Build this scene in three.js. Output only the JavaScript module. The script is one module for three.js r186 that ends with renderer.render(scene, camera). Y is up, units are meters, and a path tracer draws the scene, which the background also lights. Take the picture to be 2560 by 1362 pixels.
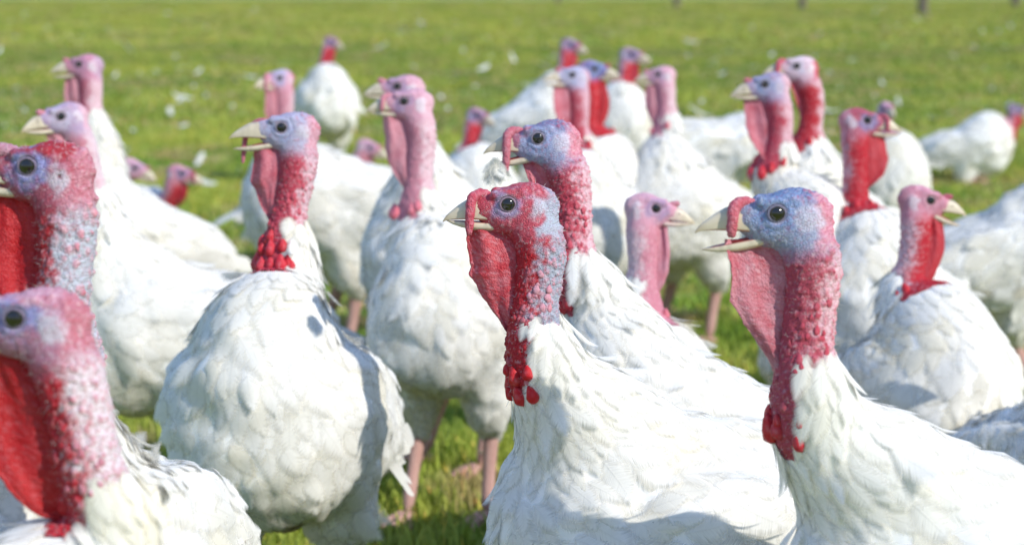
import * as THREE from 'three';
import { mergeGeometries } from 'three/addons/utils/BufferGeometryUtils.js';
import { ImprovedNoise } from 'three/addons/math/ImprovedNoise.js';

// ---------------------------------------------------------------- camera, sky, sun, exposure
const FOCAL = 5000, HORIZON = -60, CAM_H = 1.03;              // in pixels of the 2560 x 1362 photograph; metres
const PITCH = Math.atan((681 - HORIZON) / FOCAL);
const scene = new THREE.Scene();
const camera = new THREE.PerspectiveCamera(2 * Math.atan(681 / FOCAL) * 180 / Math.PI, 2560 / 1362, 0.1, 900);
camera.position.set(0, CAM_H, 0);
camera.rotation.x = -PITCH;
camera.focus = 2.2;
camera.userData.fStop = 5.6;

const SUN = new THREE.Vector3(0.672, 0.622, 0.405).normalize();
{
  const w = 256, h = 128, data = new Float32Array(w * h * 4);
  for (let j = 0; j < h; j++) for (let i = 0; i < w; i++) {
    const el = ((j + 0.5) / h - 0.5) * Math.PI, az = ((i + 0.5) / w - 0.5) * 2 * Math.PI;
    const d = new THREE.Vector3(Math.cos(el) * Math.cos(az), Math.sin(el), Math.cos(el) * Math.sin(az));
    const up = Math.max(0, d.y), a = Math.pow(1 - up, 3.2), o = (j * w + i) * 4;
    const glow = Math.pow(Math.max(0, d.dot(SUN)), 8) * 0.35;
    data[o] = 0.24 + 0.40 * a + glow; data[o + 1] = 0.42 + 0.36 * a + glow * 0.95; data[o + 2] = 0.80 + 0.14 * a + glow * 0.85; data[o + 3] = 1;
  }
  const sky = new THREE.DataTexture(data, w, h, THREE.RGBAFormat, THREE.FloatType);
  sky.mapping = THREE.EquirectangularReflectionMapping; sky.magFilter = THREE.LinearFilter; sky.needsUpdate = true;
  scene.background = sky; scene.environment = sky;
}
const sun = new THREE.DirectionalLight(new THREE.Color(1.0, 0.95, 0.86), 4.2);
sun.position.copy(SUN).multiplyScalar(30); sun.target.position.set(0, 0, -5);
sun.castShadow = true; sun.shadow.mapSize.set(4096, 4096);
Object.assign(sun.shadow.camera, { left: -14, right: 14, top: 14, bottom: -14, near: 1, far: 90 });
scene.add(sun, sun.target);

const renderer = new THREE.WebGLRenderer({ antialias: true });
renderer.setSize(1024, 544);
renderer.toneMapping = THREE.LinearToneMapping;
renderer.toneMappingExposure = 1.0;
renderer.shadowMap.enabled = true;

// ---------------------------------------------------------------- helpers
let seed = 7;
const rnd = () => { seed = (seed * 1664525 + 1013904223) >>> 0; return seed / 4294967296; };
const rr = (a, b) => a + (b - a) * rnd();
const clamp = (x, a = 0, b = 1) => x < a ? a : x > b ? b : x;
const sst = (a, b, x) => { const t = clamp((x - a) / (b - a)); return t * t * (3 - 2 * t); };
const lerp = (a, b, t) => a + (b - a) * t;
const mix3 = (a, b, t) => [lerp(a[0], b[0], t), lerp(a[1], b[1], t), lerp(a[2], b[2], t)];
const hex = (h) => { const c = new THREE.Color(h); return [c.r, c.g, c.b]; };
const imp = new ImprovedNoise();
const noise = (x, y, z) => imp.noise(x + 31.7, y + 17.3, z + 91.1);
const V = (x, y, z) => new THREE.Vector3(x, y, z);
const RX = new THREE.Matrix4().makeRotationX(-PITCH);
const at = (px, py, d) => V((px - 1280) / FOCAL * d, -(py - 681) / FOCAL * d, -d).applyMatrix4(RX).add(camera.position);
const toPixel = (p) => { const q = p.clone().sub(camera.position); const c = Math.cos(PITCH), s = Math.sin(PITCH); const z = q.z * c - q.y * s, y = q.y * c + q.z * s; return [1280 + q.x / -z * FOCAL, 681 - y / -z * FOCAL, -z]; };
const onGround = (px, py) => { const o = camera.position, d = at(px, py, 1).sub(o); return o.clone().addScaledVector(d, -o.y / d.y); };
const used = {};
function numbered(n) { const k = used[n] = (used[n] ?? -1) + 1; return k ? `${n}_${String(k).padStart(3, '0')}` : n; }
function mesh(name, g, m, parent, pos) {
  const o = new THREE.Mesh(g, m); o.name = name; o.castShadow = o.receiveShadow = true;
  if (pos) o.position.copy(pos);
  parent.add(o); return o;
}
function geo(pos, idx, col, uv) {
  const g = new THREE.BufferGeometry();
  g.setAttribute('position', new THREE.Float32BufferAttribute(pos, 3));
  if (col) g.setAttribute('color', new THREE.Float32BufferAttribute(col, 3));
  if (uv) g.setAttribute('uv', new THREE.Float32BufferAttribute(uv, 2));
  g.setIndex(idx); g.computeVertexNormals(); return g;
}
// worley: distance to nearest and cell id
const hash3 = (x, y, z) => { let h = (x * 374761393 + y * 668265263 + z * 2147483647) | 0; h = Math.imul(h ^ (h >>> 13), 1274126177); h ^= h >>> 16; return h >>> 0; };
function worley(x, y, z) {
  const xi = Math.floor(x), yi = Math.floor(y), zi = Math.floor(z); let best = 9, id = 0;
  for (let a = -1; a < 2; a++) for (let b = -1; b < 2; b++) for (let c = -1; c < 2; c++) {
    const h = hash3(xi + a, yi + b, zi + c), dx = xi + a + (h & 1023) / 1023 - x, dy = yi + b + ((h >>> 10) & 1023) / 1023 - y, dz = zi + c + ((h >>> 20) & 1023) / 1023 - z;
    const d = dx * dx + dy * dy + dz * dz; if (d < best) { best = d; id = h; }
  }
  return [Math.sqrt(best), (id % 1000) / 1000];
}
// a tapered tube through points; radii in step with the points
function tube(points, radii, sides = 8, steps = 12, colour, squash = 1) {
  const c = new THREE.CatmullRomCurve3(points), tl = c.getLength(), pos = [], idx = [], col = [], tuv = [];
  let prev = V(0.3, 0.2, 0.9);
  for (let i = 0; i <= steps; i++) {
    const t = i / steps, p = c.getPoint(t), T = c.getTangent(t);
    const f = t * (radii.length - 1), k = Math.min(radii.length - 2, Math.floor(f)), r = lerp(radii[k], radii[k + 1], f - k) * (i === 0 || i === steps ? 0.05 : i === 1 || i === steps - 1 ? 0.8 : 1);
    const B = prev.clone().addScaledVector(T, -prev.dot(T)).normalize(); prev = B; const N = T.clone().cross(B);
    for (let j = 0; j < sides; j++) {
      const a = j / sides * 2 * Math.PI, q = p.clone().addScaledVector(B, Math.cos(a) * r).addScaledVector(N, Math.sin(a) * r * squash);
      pos.push(q.x, q.y, q.z); tuv.push(Math.abs(a / Math.PI - 1) * r * 3 / 0.032, t * tl / 0.032); if (colour) col.push(...colour(t, a));
    }
  }
  for (let i = 0; i < steps; i++) for (let j = 0; j < sides; j++) { const a = i * sides + j, b = i * sides + (j + 1) % sides; idx.push(a, b, a + sides, b, b + sides, a + sides); }
  return geo(pos, idx, colour && col, tuv);
}
// naive surface nets over a field, then a step onto its zero
function nets(f, lo, hi, cell) {
  const n = [0, 1, 2].map((k) => Math.ceil((hi[k] - lo[k]) / cell) + 2), [nx, ny, nz] = n, sy = nx, sz = nx * ny;
  const val = new Float32Array(nx * ny * nz), vid = new Int32Array(nx * ny * nz).fill(-1), pos = [], idx = [];
  // coarse pass first: only blocks near the surface are evaluated finely
  const B = 4, R = cell * B * 0.9;
  for (let k = 0; k < nz; k += B) for (let j = 0; j < ny; j += B) for (let i = 0; i < nx; i += B) {
    const v = f(lo[0] + (i + 1.5) * cell, lo[1] + (j + 1.5) * cell, lo[2] + (k + 1.5) * cell);
    const far = Math.abs(v) > R * 1.7 + 0.006;
    for (let c = k; c < Math.min(k + B, nz); c++) for (let b = j; b < Math.min(j + B, ny); b++) for (let a = i; a < Math.min(i + B, nx); a++)
      val[a + b * sy + c * sz] = far ? v : f(lo[0] + a * cell, lo[1] + b * cell, lo[2] + c * cell);
  }
  const off = [0, 1, sy, sy + 1, sz, sz + 1, sz + sy, sz + sy + 1], E = [[0, 1], [2, 3], [4, 5], [6, 7], [0, 2], [1, 3], [4, 6], [5, 7], [0, 4], [1, 5], [2, 6], [3, 7]];
  for (let k = 0; k < nz - 1; k++) for (let j = 0; j < ny - 1; j++) for (let i = 0; i < nx - 1; i++) {
    const o = i + j * sy + k * sz; let m = 0;
    for (let c = 0; c < 8; c++) if (val[o + off[c]] < 0) m |= 1 << c;
    if (m === 0 || m === 255) continue;
    let x = 0, y = 0, z = 0, q = 0;
    for (const [a, b] of E) {
      if (((m >> a) & 1) === ((m >> b) & 1)) continue;
      const va = val[o + off[a]], vb = val[o + off[b]], t = va / (va - vb);
      x += lerp(a & 1, b & 1, t); y += lerp((a >> 1) & 1, (b >> 1) & 1, t); z += lerp((a >> 2) & 1, (b >> 2) & 1, t); q++;
    }
    vid[o] = pos.length / 3; pos.push(lo[0] + (i + x / q) * cell, lo[1] + (j + y / q) * cell, lo[2] + (k + z / q) * cell);
  }
  for (let k = 1; k < nz - 1; k++) for (let j = 1; j < ny - 1; j++) for (let i = 1; i < nx - 1; i++) {
    const o = i + j * sy + k * sz, s = val[o] < 0;
    for (const [d, u, v] of [[1, sy, sz], [sy, sz, 1], [sz, 1, sy]]) {
      if ((val[o + d] < 0) === s) continue;
      const a = vid[o], b = vid[o - u], c = vid[o - u - v], e = vid[o - v];
      if (a < 0 || b < 0 || c < 0 || e < 0) continue;
      if (s) idx.push(a, b, c, a, c, e); else idx.push(a, c, b, a, e, c);
    }
  }
  return { pos, idx };
}

// ---------------------------------------------------------------- computed textures
function canvasTex(size, paint, srgb) {
  const data = new Uint8Array(size * size * 4);
  for (let y = 0; y < size; y++) for (let x = 0; x < size; x++) { const c = paint((x + 0.5) / size, (y + 0.5) / size), o = (y * size + x) * 4; for (let k = 0; k < 3; k++) data[o + k] = clamp(c[k]) * 255; data[o + 3] = 255; }
  const t = new THREE.DataTexture(data, size, size); t.magFilter = THREE.LinearFilter; t.minFilter = THREE.LinearMipmapLinearFilter; t.generateMipmaps = true;
  t.wrapS = t.wrapT = THREE.RepeatWrapping; if (srgb) t.colorSpace = THREE.SRGBColorSpace; t.needsUpdate = true; return t;
}
// feather atlas: four columns (broad contour, loose contour, narrow neck, long quill); v runs root to tip
function featherShape(u, v) {
  const c = Math.min(3, Math.floor(u * 4)), x = (u * 4 - c) * 2 - 1, ax = Math.abs(x);
  const barb = v - ax * [0.22, 0.3, 0.34, 0.1][c];                                     // barbs leave the shaft slanting to the tip
  const streak = noise(barb * 60 + c * 9, c * 13.1 + (x > 0 ? 5 : 0), ax * 1.5), split = noise(barb * 13 + c * 3.3, x > 0 ? 3 : 8, 2.2);
  const full = [1, 1, 0.9, 1][c];
  let w = c === 3 ? Math.min(1, 0.55 + v) * Math.pow(clamp((1 - v) / 0.16), 0.5) : Math.pow(clamp(v / 0.35), 0.5) * Math.pow(clamp((1 - v) / 0.42), 0.55);
  w *= full * (0.9 + 0.14 * streak * (c === 3 ? 0.5 : 1) + (split > 0.28 && c !== 3 ? -0.3 * (split - 0.28) * 2 : 0));
  const soft = [0.42, 0.58, 0.5, 0.08][c];
  return { a: clamp((w - ax) / soft + 0.02), streak, shaft: Math.exp(-ax * ax * 900) * clamp(1.2 - v) };
}
const featherAlpha = canvasTex(512, (u, v) => { const a = featherShape(u, v).a; return [a, a, a]; });
const featherMap = canvasTex(512, (u, v) => { const s = featherShape(u, v), k = 0.965 + 0.03 * s.streak - 0.04 * s.shaft; return [k, k - 0.004, k - 0.016]; }, true);
const featherBump = canvasTex(512, (u, v) => { const s = featherShape(u, v), k = 0.5 + 0.3 * s.streak + 0.4 * s.shaft; return [k, k, k]; });

// pebbled bare skin, a tile of 32 mm
function worleyTile(u, v, n, k) {
  const x = u * n, y = v * n, xi = Math.floor(x), yi = Math.floor(y); let best = 9, second = 9;
  for (let a = -1; a < 2; a++) for (let b = -1; b < 2; b++) { const h = hash3((xi + a + n) % n, (yi + b + n) % n, k), d = Math.hypot(xi + a + (h & 1023) / 1023 - x, yi + b + ((h >>> 10) & 1023) / 1023 - y); if (d < best) { second = best; best = d; } else if (d < second) second = d; }
  return [best, second];
}
const pebble = (u, v) => { const w = worleyTile(u, v, 22, 3), q = worleyTile(u + 0.02 * Math.sin(v * 6.283 * 3), v, 9, 5), f = worleyTile(u, v, 60, 8); return clamp((1 - w[0] / 0.75) * 0.55 + clamp((q[1] - q[0]) * 2.2) * 0.35 + (1 - f[0]) * 0.18); };
const skinMap = canvasTex(512, (u, v) => { const b = pebble(u, v); return [0.91 + 0.12 * b, 0.82 + 0.28 * b, 0.84 + 0.26 * b]; }, true);
const skinBump = canvasTex(512, (u, v) => { const b = pebble(u, v); return [b, b, b]; });

// ---------------------------------------------------------------- materials
const M = {};
const phys = (o) => new THREE.MeshPhysicalMaterial(o);
M.skin = phys({ vertexColors: true, map: skinMap, bumpMap: skinBump, bumpScale: 0.0011, roughness: 0.55, specularIntensity: 0.55 });
M.feather = phys({ vertexColors: true, map: featherMap, alphaMap: featherAlpha, transparent: true, bumpMap: featherBump, bumpScale: 0.0004, roughness: 0.8, specularIntensity: 0.25, side: THREE.DoubleSide, transmission: 0.2, thickness: 0 });
M.quill = phys({ vertexColors: true, map: featherMap, alphaMap: featherAlpha, transparent: true, bumpMap: featherBump, bumpScale: 0.0006, roughness: 0.65, specularIntensity: 0.3, side: THREE.DoubleSide, transmission: 0.25, thickness: 0 });
M.down = phys({ vertexColors: true, roughness: 0.9, specularIntensity: 0.15 });
M.beak = phys({ vertexColors: true, roughness: 0.38, specularIntensity: 0.7 });
M.eye = phys({ color: new THREE.Color().setRGB(0.006, 0.004, 0.003), roughness: 0.08, clearcoat: 1, clearcoatRoughness: 0.03 });
M.iris = phys({ color: new THREE.Color().setRGB(0.018, 0.009, 0.005), roughness: 0.15, clearcoat: 1, clearcoatRoughness: 0.03 });
M.mouth = phys({ color: new THREE.Color().setRGB(0.28, 0.035, 0.035), roughness: 0.35 });
M.nostril = phys({ color: new THREE.Color().setRGB(0.06, 0.03, 0.025), roughness: 0.7 });
M.wattle = phys({ vertexColors: true, map: skinMap, bumpMap: skinBump, bumpScale: 0.0008, roughness: 0.42, specularIntensity: 0.6, transmission: 0.22, thickness: 0, side: THREE.DoubleSide });
M.caruncle = phys({ vertexColors: true, bumpMap: skinBump, bumpScale: 0.0006, roughness: 0.42, specularIntensity: 0.6 });
M.hair = phys({ color: new THREE.Color().setRGB(0.62, 0.58, 0.55), roughness: 0.6 });

// ---------------------------------------------------------------- palettes of bare skin (pigment)
const RED = hex('#b3202c'), BRIGHT = hex('#c4141f'), ROSE = hex('#c65c6c'), PINK = hex('#dc9aa6'), PALE = hex('#e6c0c8'), LAV = hex('#a396bd'), BLUE = hex('#8097c6'), ICE = hex('#c3cad8'), WHITE = hex('#e9e4e6'), VIOLET = hex('#6f6ca8');
const PAL = {
  redblue: { face: hex('#c05362'), eye: hex('#a592b4'), crown: hex('#b9505e'), ear: hex('#c3c8d6'), nape: hex('#a3a9bb'), front: RED, back: hex('#a0a8b8'), knob: hex('#dc9fae'), wattle: hex('#cf3945'), wattle2: hex('#d9707a'), car: BRIGHT, snood: hex('#c9576a') },
  blue: { face: hex('#a3a8c6'), eye: hex('#9aa9cf'), crown: hex('#a2a8c8'), ear: hex('#d0cddd'), nape: hex('#d9a6b4'), front: hex('#bf4254'), back: hex('#e0bcc5'), knob: hex('#cb5566'), wattle: hex('#d9808e'), wattle2: hex('#cf5f6e'), car: hex('#c41f2e'), snood: hex('#c8707f') },
  deepblue: { face: hex('#98a3bf'), eye: hex('#8098c4'), crown: hex('#7690b8'), ear: hex('#c8c6d6'), nape: hex('#d290a2'), front: hex('#b0495a'), back: hex('#dcb4be'), knob: hex('#c94a5e'), wattle: hex('#dc96a2'), wattle2: hex('#cb5766'), car: hex('#bd1626'), snood: hex('#c9616f') },
  pink: { face: hex('#dba3b4'), eye: hex('#b597b8'), crown: hex('#d8a9bb'), ear: hex('#e9dfe6'), nape: hex('#e2b8c4'), front: hex('#cf8696'), back: hex('#e6c9d0'), knob: hex('#d9929f'), wattle: hex('#e2a2ae'), wattle2: hex('#d58391'), car: hex('#cf6472'), snood: hex('#cf8493') },
  red: { face: hex('#a9586a'), eye: hex('#8b8fc0'), crown: hex('#a62e3a'), ear: hex('#c9c6d2'), nape: hex('#c07c8a'), front: hex('#a81d28'), back: hex('#b9bfcb'), knob: hex('#d497a4'), wattle: hex('#c0121a'), wattle2: hex('#cc3036'), car: hex('#b81320'), snood: hex('#b98a9c') },
  redpink: { face: hex('#b96478'), eye: hex('#8f86b2'), crown: hex('#b45468'), ear: hex('#dcd3dc'), nape: hex('#cf8f9d'), front: hex('#b81f30'), back: hex('#d8aab5'), knob: hex('#c44657'), wattle: hex('#c22433'), wattle2: hex('#cc4a55'), car: hex('#c01c2b'), snood: hex('#b9566a') },
};

// ---------------------------------------------------------------- a turkey
const eyeGeo = new THREE.SphereGeometry(0.0097, 26, 18), lidGeo = new THREE.TorusGeometry(0.0079, 0.0012, 8, 28), irisGeo = new THREE.TorusGeometry(0.0062, 0.0008, 6, 24);
function blobGeo(k) {                                          // a hanging fleshy lobe, unit size
  const g = new THREE.IcosahedronGeometry(1, 2), p = g.attributes.position;
  const m = new Map(); const q = [], ix = [];
  for (let i = 0; i < p.count; i++) { const key = [p.getX(i), p.getY(i), p.getZ(i)].map((v) => v.toFixed(3)).join(); if (!m.has(key)) { m.set(key, q.length / 3); q.push(p.getX(i), p.getY(i), p.getZ(i)); } ix.push(m.get(key)); }
  for (let i = 0; i < q.length; i += 3) {
    const [x, y, z] = q.slice(i, i + 3), s = 1 + 0.22 * noise(x * 1.7 + k * 7, y * 1.3, z * 1.7) - 0.16 * sst(0.2, 0.9, Math.abs(noise(x * 2.2, k * 3 + 1, z * 2.2)));
    const pinch = y > 0 ? lerp(1, 0.55, y) : 1 + 0.12 * -y;
    q[i] = x * s * pinch; q[i + 1] = y * s * 1.05; q[i + 2] = z * s * pinch;
  }
  const buv = []; for (let i = 0; i < q.length; i += 3) buv.push((q[i] + q[i + 2] * 0.7) * 0.3, q[i + 1] * 0.3);
  return geo(q, ix, null, buv);
}
const BLOBS = [0, 1, 2, 3].map(blobGeo);

function turkey(o) {
  const lod = o.lod, hs = o.hs ?? 1, bs = o.bs ?? 1, pal = { ...PAL[o.pal], ...(o.tint ?? {}) };
  const D = FOCAL / o.s, dir = (yaw) => V(Math.cos(yaw * Math.PI / 180), 0, Math.sin(yaw * Math.PI / 180));
  seed = 1000 + Math.round(o.eye[0] * 13 + o.eye[1] * 7);
  const nz0 = rr(0, 50);
  // frames: head and body
  const frame = (yaw, pitch) => { const h = dir(yaw), p = pitch * Math.PI / 180; const fx = h.clone().multiplyScalar(Math.cos(p)).add(V(0, Math.sin(p), 0)); const fy = h.clone().multiplyScalar(-Math.sin(p)).add(V(0, Math.cos(p), 0)); return { fx, fy, fz: fx.clone().cross(fy) }; };
  const H = frame(o.yaw, o.hp ?? 0), Bd = frame(o.byaw, o.bp ?? 14);
  const side = H.fz.z > 0 ? 1 : -1;                            // which eye looks at the camera
  const eyeW = at(o.eye[0], o.eye[1], D - 0.017 * hs * Math.abs(H.fz.z));
  const bodyW = at(o.body[0], o.body[1], D + (o.body[2] ?? 0));
  const base = V(bodyW.x, 0, bodyW.z);
  const root = new THREE.Group(); root.name = numbered('turkey'); root.position.copy(base); scene.add(root);
  root.userData = { label: o.label, category: 'turkey', group: 'white turkeys of the flock on the grass' };
  H.o = eyeW.clone().addScaledVector(H.fz, -0.017 * hs * side).sub(base); Bd.o = bodyW.clone().sub(base);
  const hp = (x, y, z = 0) => H.o.clone().addScaledVector(H.fx, x * hs).addScaledVector(H.fy, y * hs).addScaledVector(H.fz, z * hs);
  const bp = (x, y, z = 0) => Bd.o.clone().addScaledVector(Bd.fx, x * bs).addScaledVector(Bd.fy, y * bs).addScaledVector(Bd.fz, z * bs);
  // neck line
  const nk = [hp(-0.024, -0.018), ...o.neck.map(([x, y, dz]) => at(x, y, D + (dz ?? 0)).sub(base)), bp(0.145, 0.085), bp(0.06, 0.02)];
  const curve = new THREE.CatmullRomCurve3(nk, false, 'centripetal'), NS = 26, pts = curve.getSpacedPoints(NS), len = curve.getLength(), nr0 = (o.nr ?? 0.0212) * hs;
  const skinLen = o.skin ?? 0.15;
  const ruff = (d) => (o.ruff ?? 0.013) * hs * sst(skinLen * (o.backSkin ?? 0.72) - 0.015, skinLen * (o.backSkin ?? 0.72) + 0.05, d);
  const neckR = (d) => ruff(d) + nr0 * (1 + 0.12 * Math.exp(-((d - 0.03) ** 2) / 0.0006)) + ((o.baseR ?? 0.088) * bs - nr0) * Math.pow(sst(Math.min(skinLen * (o.flareAt ?? 0.55), 0.5 * len), len * 0.98, d), 1.15);
  const fronts = pts.map((p, i) => { const T = pts[Math.min(NS, i + 1)].clone().sub(pts[Math.max(0, i - 1)]).normalize(); const t = sst(0.1, 0.75, i / NS); const f = H.fx.clone().setY(0).normalize().multiplyScalar(1 - t).addScaledVector(Bd.fx.clone().setY(0).normalize(), t * (o.twist ?? 1)); if (f.lengthSq() < 0.05) f.add(H.fx); f.addScaledVector(T, -f.dot(T)).normalize(); return { T, f, s: T.clone().cross(f) }; });
  pts.forEach((p, i) => p.addScaledVector(fronts[i].f, -0.75 * ruff(i / NS * len)));
  const neckAt = (d) => { const x = clamp(d / len) * NS, i = Math.min(NS - 1, Math.floor(x)), t = x - i, a = fronts[i], b = fronts[i + 1]; const mixv = (k) => a[k].clone().lerp(b[k], t).normalize(); return { p: pts[i].clone().lerp(pts[i + 1], t), T: mixv('T'), f: mixv('f'), s: mixv('s'), r: neckR(d) }; };

  // ---- the field
  const prim = [];
  const add = (p, k) => { p.k = k; prim.push(p); };
  const ell = (c, X, Y, Z, rx, ry, rz, k) => add({ e: 1, c: c.toArray(), m: [...X.toArray(), ...Y.toArray(), ...Z.toArray()], r: [rx, ry, rz], R: Math.max(rx, ry, rz) }, k);
  const cap = (a, b, ra, rb, k) => { const c = a.clone().lerp(b, 0.5); add({ e: 0, c: c.toArray(), a: a.toArray(), d: b.clone().sub(a).toArray(), bb: Math.max(1e-9, a.distanceToSquared(b)), ra, rb, R: a.distanceTo(b) / 2 + Math.max(ra, rb) }, k); };
  const he = (x, y, z, rx, ry, rz, k = 0.01) => ell(hp(x, y, z), H.fx, H.fy, H.fz, rx * hs, ry * hs, rz * hs, k);
  const be = (x, y, z, rx, ry, rz, k = 0.05) => ell(bp(x, y, z), Bd.fx, Bd.fy, Bd.fz, rx * bs, ry * bs, rz * bs, k);
  he(-0.02, -0.004, 0, 0.036, 0.0265, 0.0225); he(0.009, -0.008, 0, 0.027, 0.0185, 0.0155); he(-0.002, -0.024, 0, 0.026, 0.0115, 0.0135); he(0.026, -0.005, 0, 0.014, 0.0115, 0.0095);
  for (const s of [-1, 1]) { he(-0.008, -0.016, s * 0.0095, 0.022, 0.014, 0.0105, 0.008); cap(hp(0.014, 0.0095, s * 0.0125), hp(-0.014, 0.0125, s * 0.0145), 0.0052 * hs, 0.0048 * hs, 0.006); he(-0.031, -0.006, s * 0.0195, 0.0085, 0.0105, 0.0042, 0.004); }
  for (let i = 0; i < NS; i++) { const a = i * len / NS, b = (i + 1) * len / NS; cap(pts[i], pts[i + 1], neckR(a), neckR(b), a > 0.6 * len ? 0.03 : 0.012); }
  const nHead = prim.length;
  const fat = o.fat ?? 1;
  be(0, 0.0, 0, 0.245, 0.128, 0.142 * fat); be(0.08, -0.045, 0, 0.15, 0.15, 0.146 * fat); be(-0.2, 0.015, 0, 0.15, 0.085, 0.095, 0.06);
  for (const s of [-1, 1]) {
    be(-0.05, 0.0, s * 0.122 * fat, 0.2, 0.1, 0.04, 0.02); be(0.07, 0.005, s * 0.122 * fat, 0.075, 0.075, 0.04, 0.03);
    be(0.115, -0.045, s * 0.06, 0.1, 0.125, 0.08, 0.015);
  }
  // legs: thighs belong to the field, shanks and toes are tubes of the same mesh
  const legs = [];
  for (const s of [-1, 1]) {
    const hip = bp(-0.02, -0.09, s * 0.085), flat = Bd.fx.clone().setY(0).normalize(), lat = Bd.fz.clone();
    const step = (o.step ?? 0.03) * s;
    const hock = V(hip.x, Math.min(hip.y - 0.1, 0.175), hip.z).addScaledVector(flat, -0.03 + step * 0.4), foot = V(hip.x, 0.02, hip.z).addScaledVector(flat, 0.012 + step);
    cap(hip, hip.clone().lerp(hock, 0.62), 0.066 * bs, 0.048 * bs, 0.03); cap(hip.clone().lerp(hock, 0.55), hock, 0.048 * bs, 0.026 * bs, 0.03);
    legs.push({ hock, foot, flat, lat });
  }
  const evalPrims = (x, y, z, lo, hi) => {
    let d = 1e3;
    for (let i = lo; i < hi; i++) {
      const p = prim[i], cx = x - p.c[0], cy = y - p.c[1], cz = z - p.c[2], far = p.R + 0.075;
      if (cx * cx + cy * cy + cz * cz > far * far) continue;
      let di;
      if (p.e) {
        const m = p.m, r = p.r, lx = (cx * m[0] + cy * m[1] + cz * m[2]) / r[0], ly = (cx * m[3] + cy * m[4] + cz * m[5]) / r[1], lz = (cx * m[6] + cy * m[7] + cz * m[8]) / r[2];
        const k0 = Math.sqrt(lx * lx + ly * ly + lz * lz), k1 = Math.sqrt((lx / r[0]) ** 2 + (ly / r[1]) ** 2 + (lz / r[2]) ** 2) + 1e-9; di = k0 * (k0 - 1) / k1;
      } else {
        const ax = x - p.a[0], ay = y - p.a[1], az = z - p.a[2], h = clamp((ax * p.d[0] + ay * p.d[1] + az * p.d[2]) / p.bb);
        di = Math.hypot(ax - h * p.d[0], ay - h * p.d[1], az - h * p.d[2]) - lerp(p.ra, p.rb, h);
      }
      const k = p.k, q = k - Math.abs(d - di); d = q > 0 ? Math.min(d, di) - q * q / (4 * k) : Math.min(d, di);
    }
    return d;
  };
  const eyes = [-1, 1].map((s) => hp(0, 0, s * 0.0215));
  const f = (x, y, z) => {
    let d = evalPrims(x, y, z, 0, prim.length);
    if (d > 1) return 0.08;
    for (const e of eyes) { const q = Math.hypot(x - e.x, y - e.y, z - e.z); if (q < 0.02) { const c = 0.0086 * hs - q, k = 0.003, h = k - Math.abs(d - c); d = Math.max(d, c) + (h > 0 ? h * h / (4 * k) : 0); } }
    const far = Math.hypot(x - H.o.x, y - H.o.y, z - H.o.z) - skinLen;
    if (Math.abs(d) < 0.04 && far > 0.03) { const w = sst(0.03, 0.15, far); d -= w * (0.009 * noise(x * 13 + nz0, y * 13, z * 13) + 0.0065 * noise(x * 29, y * 29 + nz0, z * 29)); }
    return d;
  };
  const grad = (x, y, z, e = 0.0012) => { const a = f(x + e, y - e, z - e), b = f(x - e, y - e, z + e), c = f(x - e, y + e, z - e), d = f(x + e, y + e, z + e); const g = [a - b - c + d, -a - b + c + d, -a + b - c + d], l = Math.hypot(...g) || 1; return [g[0] / l, g[1] / l, g[2] / l]; };
  const pull = (p, h = 0) => { for (let i = 0; i < 2; i++) { const d = f(p[0], p[1], p[2]) - h; if (Math.abs(d) > 0.05) break; const g = grad(p[0], p[1], p[2]); p[0] -= g[0] * d; p[1] -= g[1] * d; p[2] -= g[2] * d; } return p; };
  const neckParam = (x, y, z) => {                             // distance down the neck, and -1 (back) .. 1 (front)
    let best = 1e9, bi = 0, bt = 0;
    for (let i = 0; i < NS; i++) { const a = pts[i], b = pts[i + 1], dx = b.x - a.x, dy = b.y - a.y, dz = b.z - a.z, h = clamp(((x - a.x) * dx + (y - a.y) * dy + (z - a.z) * dz) / (dx * dx + dy * dy + dz * dz)), q = (x - a.x - h * dx) ** 2 + (y - a.y - h * dy) ** 2 + (z - a.z - h * dz) ** 2; if (q < best) { best = q; bi = i; bt = h; } }
    const d = (bi + bt) * len / NS, fr = fronts[bi], a = pts[bi], r = Math.sqrt(best) || 1;
    const ff = ((x - a.x) * fr.f.x + (y - a.y) * fr.f.y + (z - a.z) * fr.f.z) / r;
    return { d, front: clamp(ff, -1, 1), dist: r };
  };
  const bareTo = (front) =>  skinLen * lerp(o.backSkin ?? 0.72, 1, sst(-0.05, 0.72, front)) + 0.01 * noise(front * 5 + nz0, nz0, 2) * sst(0.6, 0.1, front);
  // ---- head and bare neck, fine
  const cell = [0.0016, 0.0027, 0.0045][lod];
  const skinPts = []; for (let d = 0; d <= skinLen + 0.02; d += 0.01) skinPts.push(neckAt(d));
  const lo = [1e9, 1e9, 1e9], hi = [-1e9, -1e9, -1e9];
  const grow = (p, r) => { [p.x, p.y, p.z].forEach((v, k) => { lo[k] = Math.min(lo[k], v - r); hi[k] = Math.max(hi[k], v + r); }); };
  grow(hp(-0.02, 0), 0.045 * hs); grow(hp(0.04, -0.015), 0.018 * hs); for (const q of skinPts) grow(q.p, q.r + 0.008);
  const limit = skinLen + 0.016;
  const fHead = (x, y, z) => { const d = f(x, y, z); if (d > 0.03) return d; const n = neckParam(x, y, z); return Math.max(d, (n.d - limit) * 0.8); };
  const hn = nets(fHead, lo, hi, cell), hpos = hn.pos, hcol = [];
  const toHead = (x, y, z) => { const a = x - H.o.x, b = y - H.o.y, c = z - H.o.z; return [(a * H.fx.x + b * H.fx.y + c * H.fx.z) / hs, (a * H.fy.x + b * H.fy.y + c * H.fy.z) / hs, (a * H.fz.x + b * H.fz.y + c * H.fz.z) / hs]; };
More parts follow.
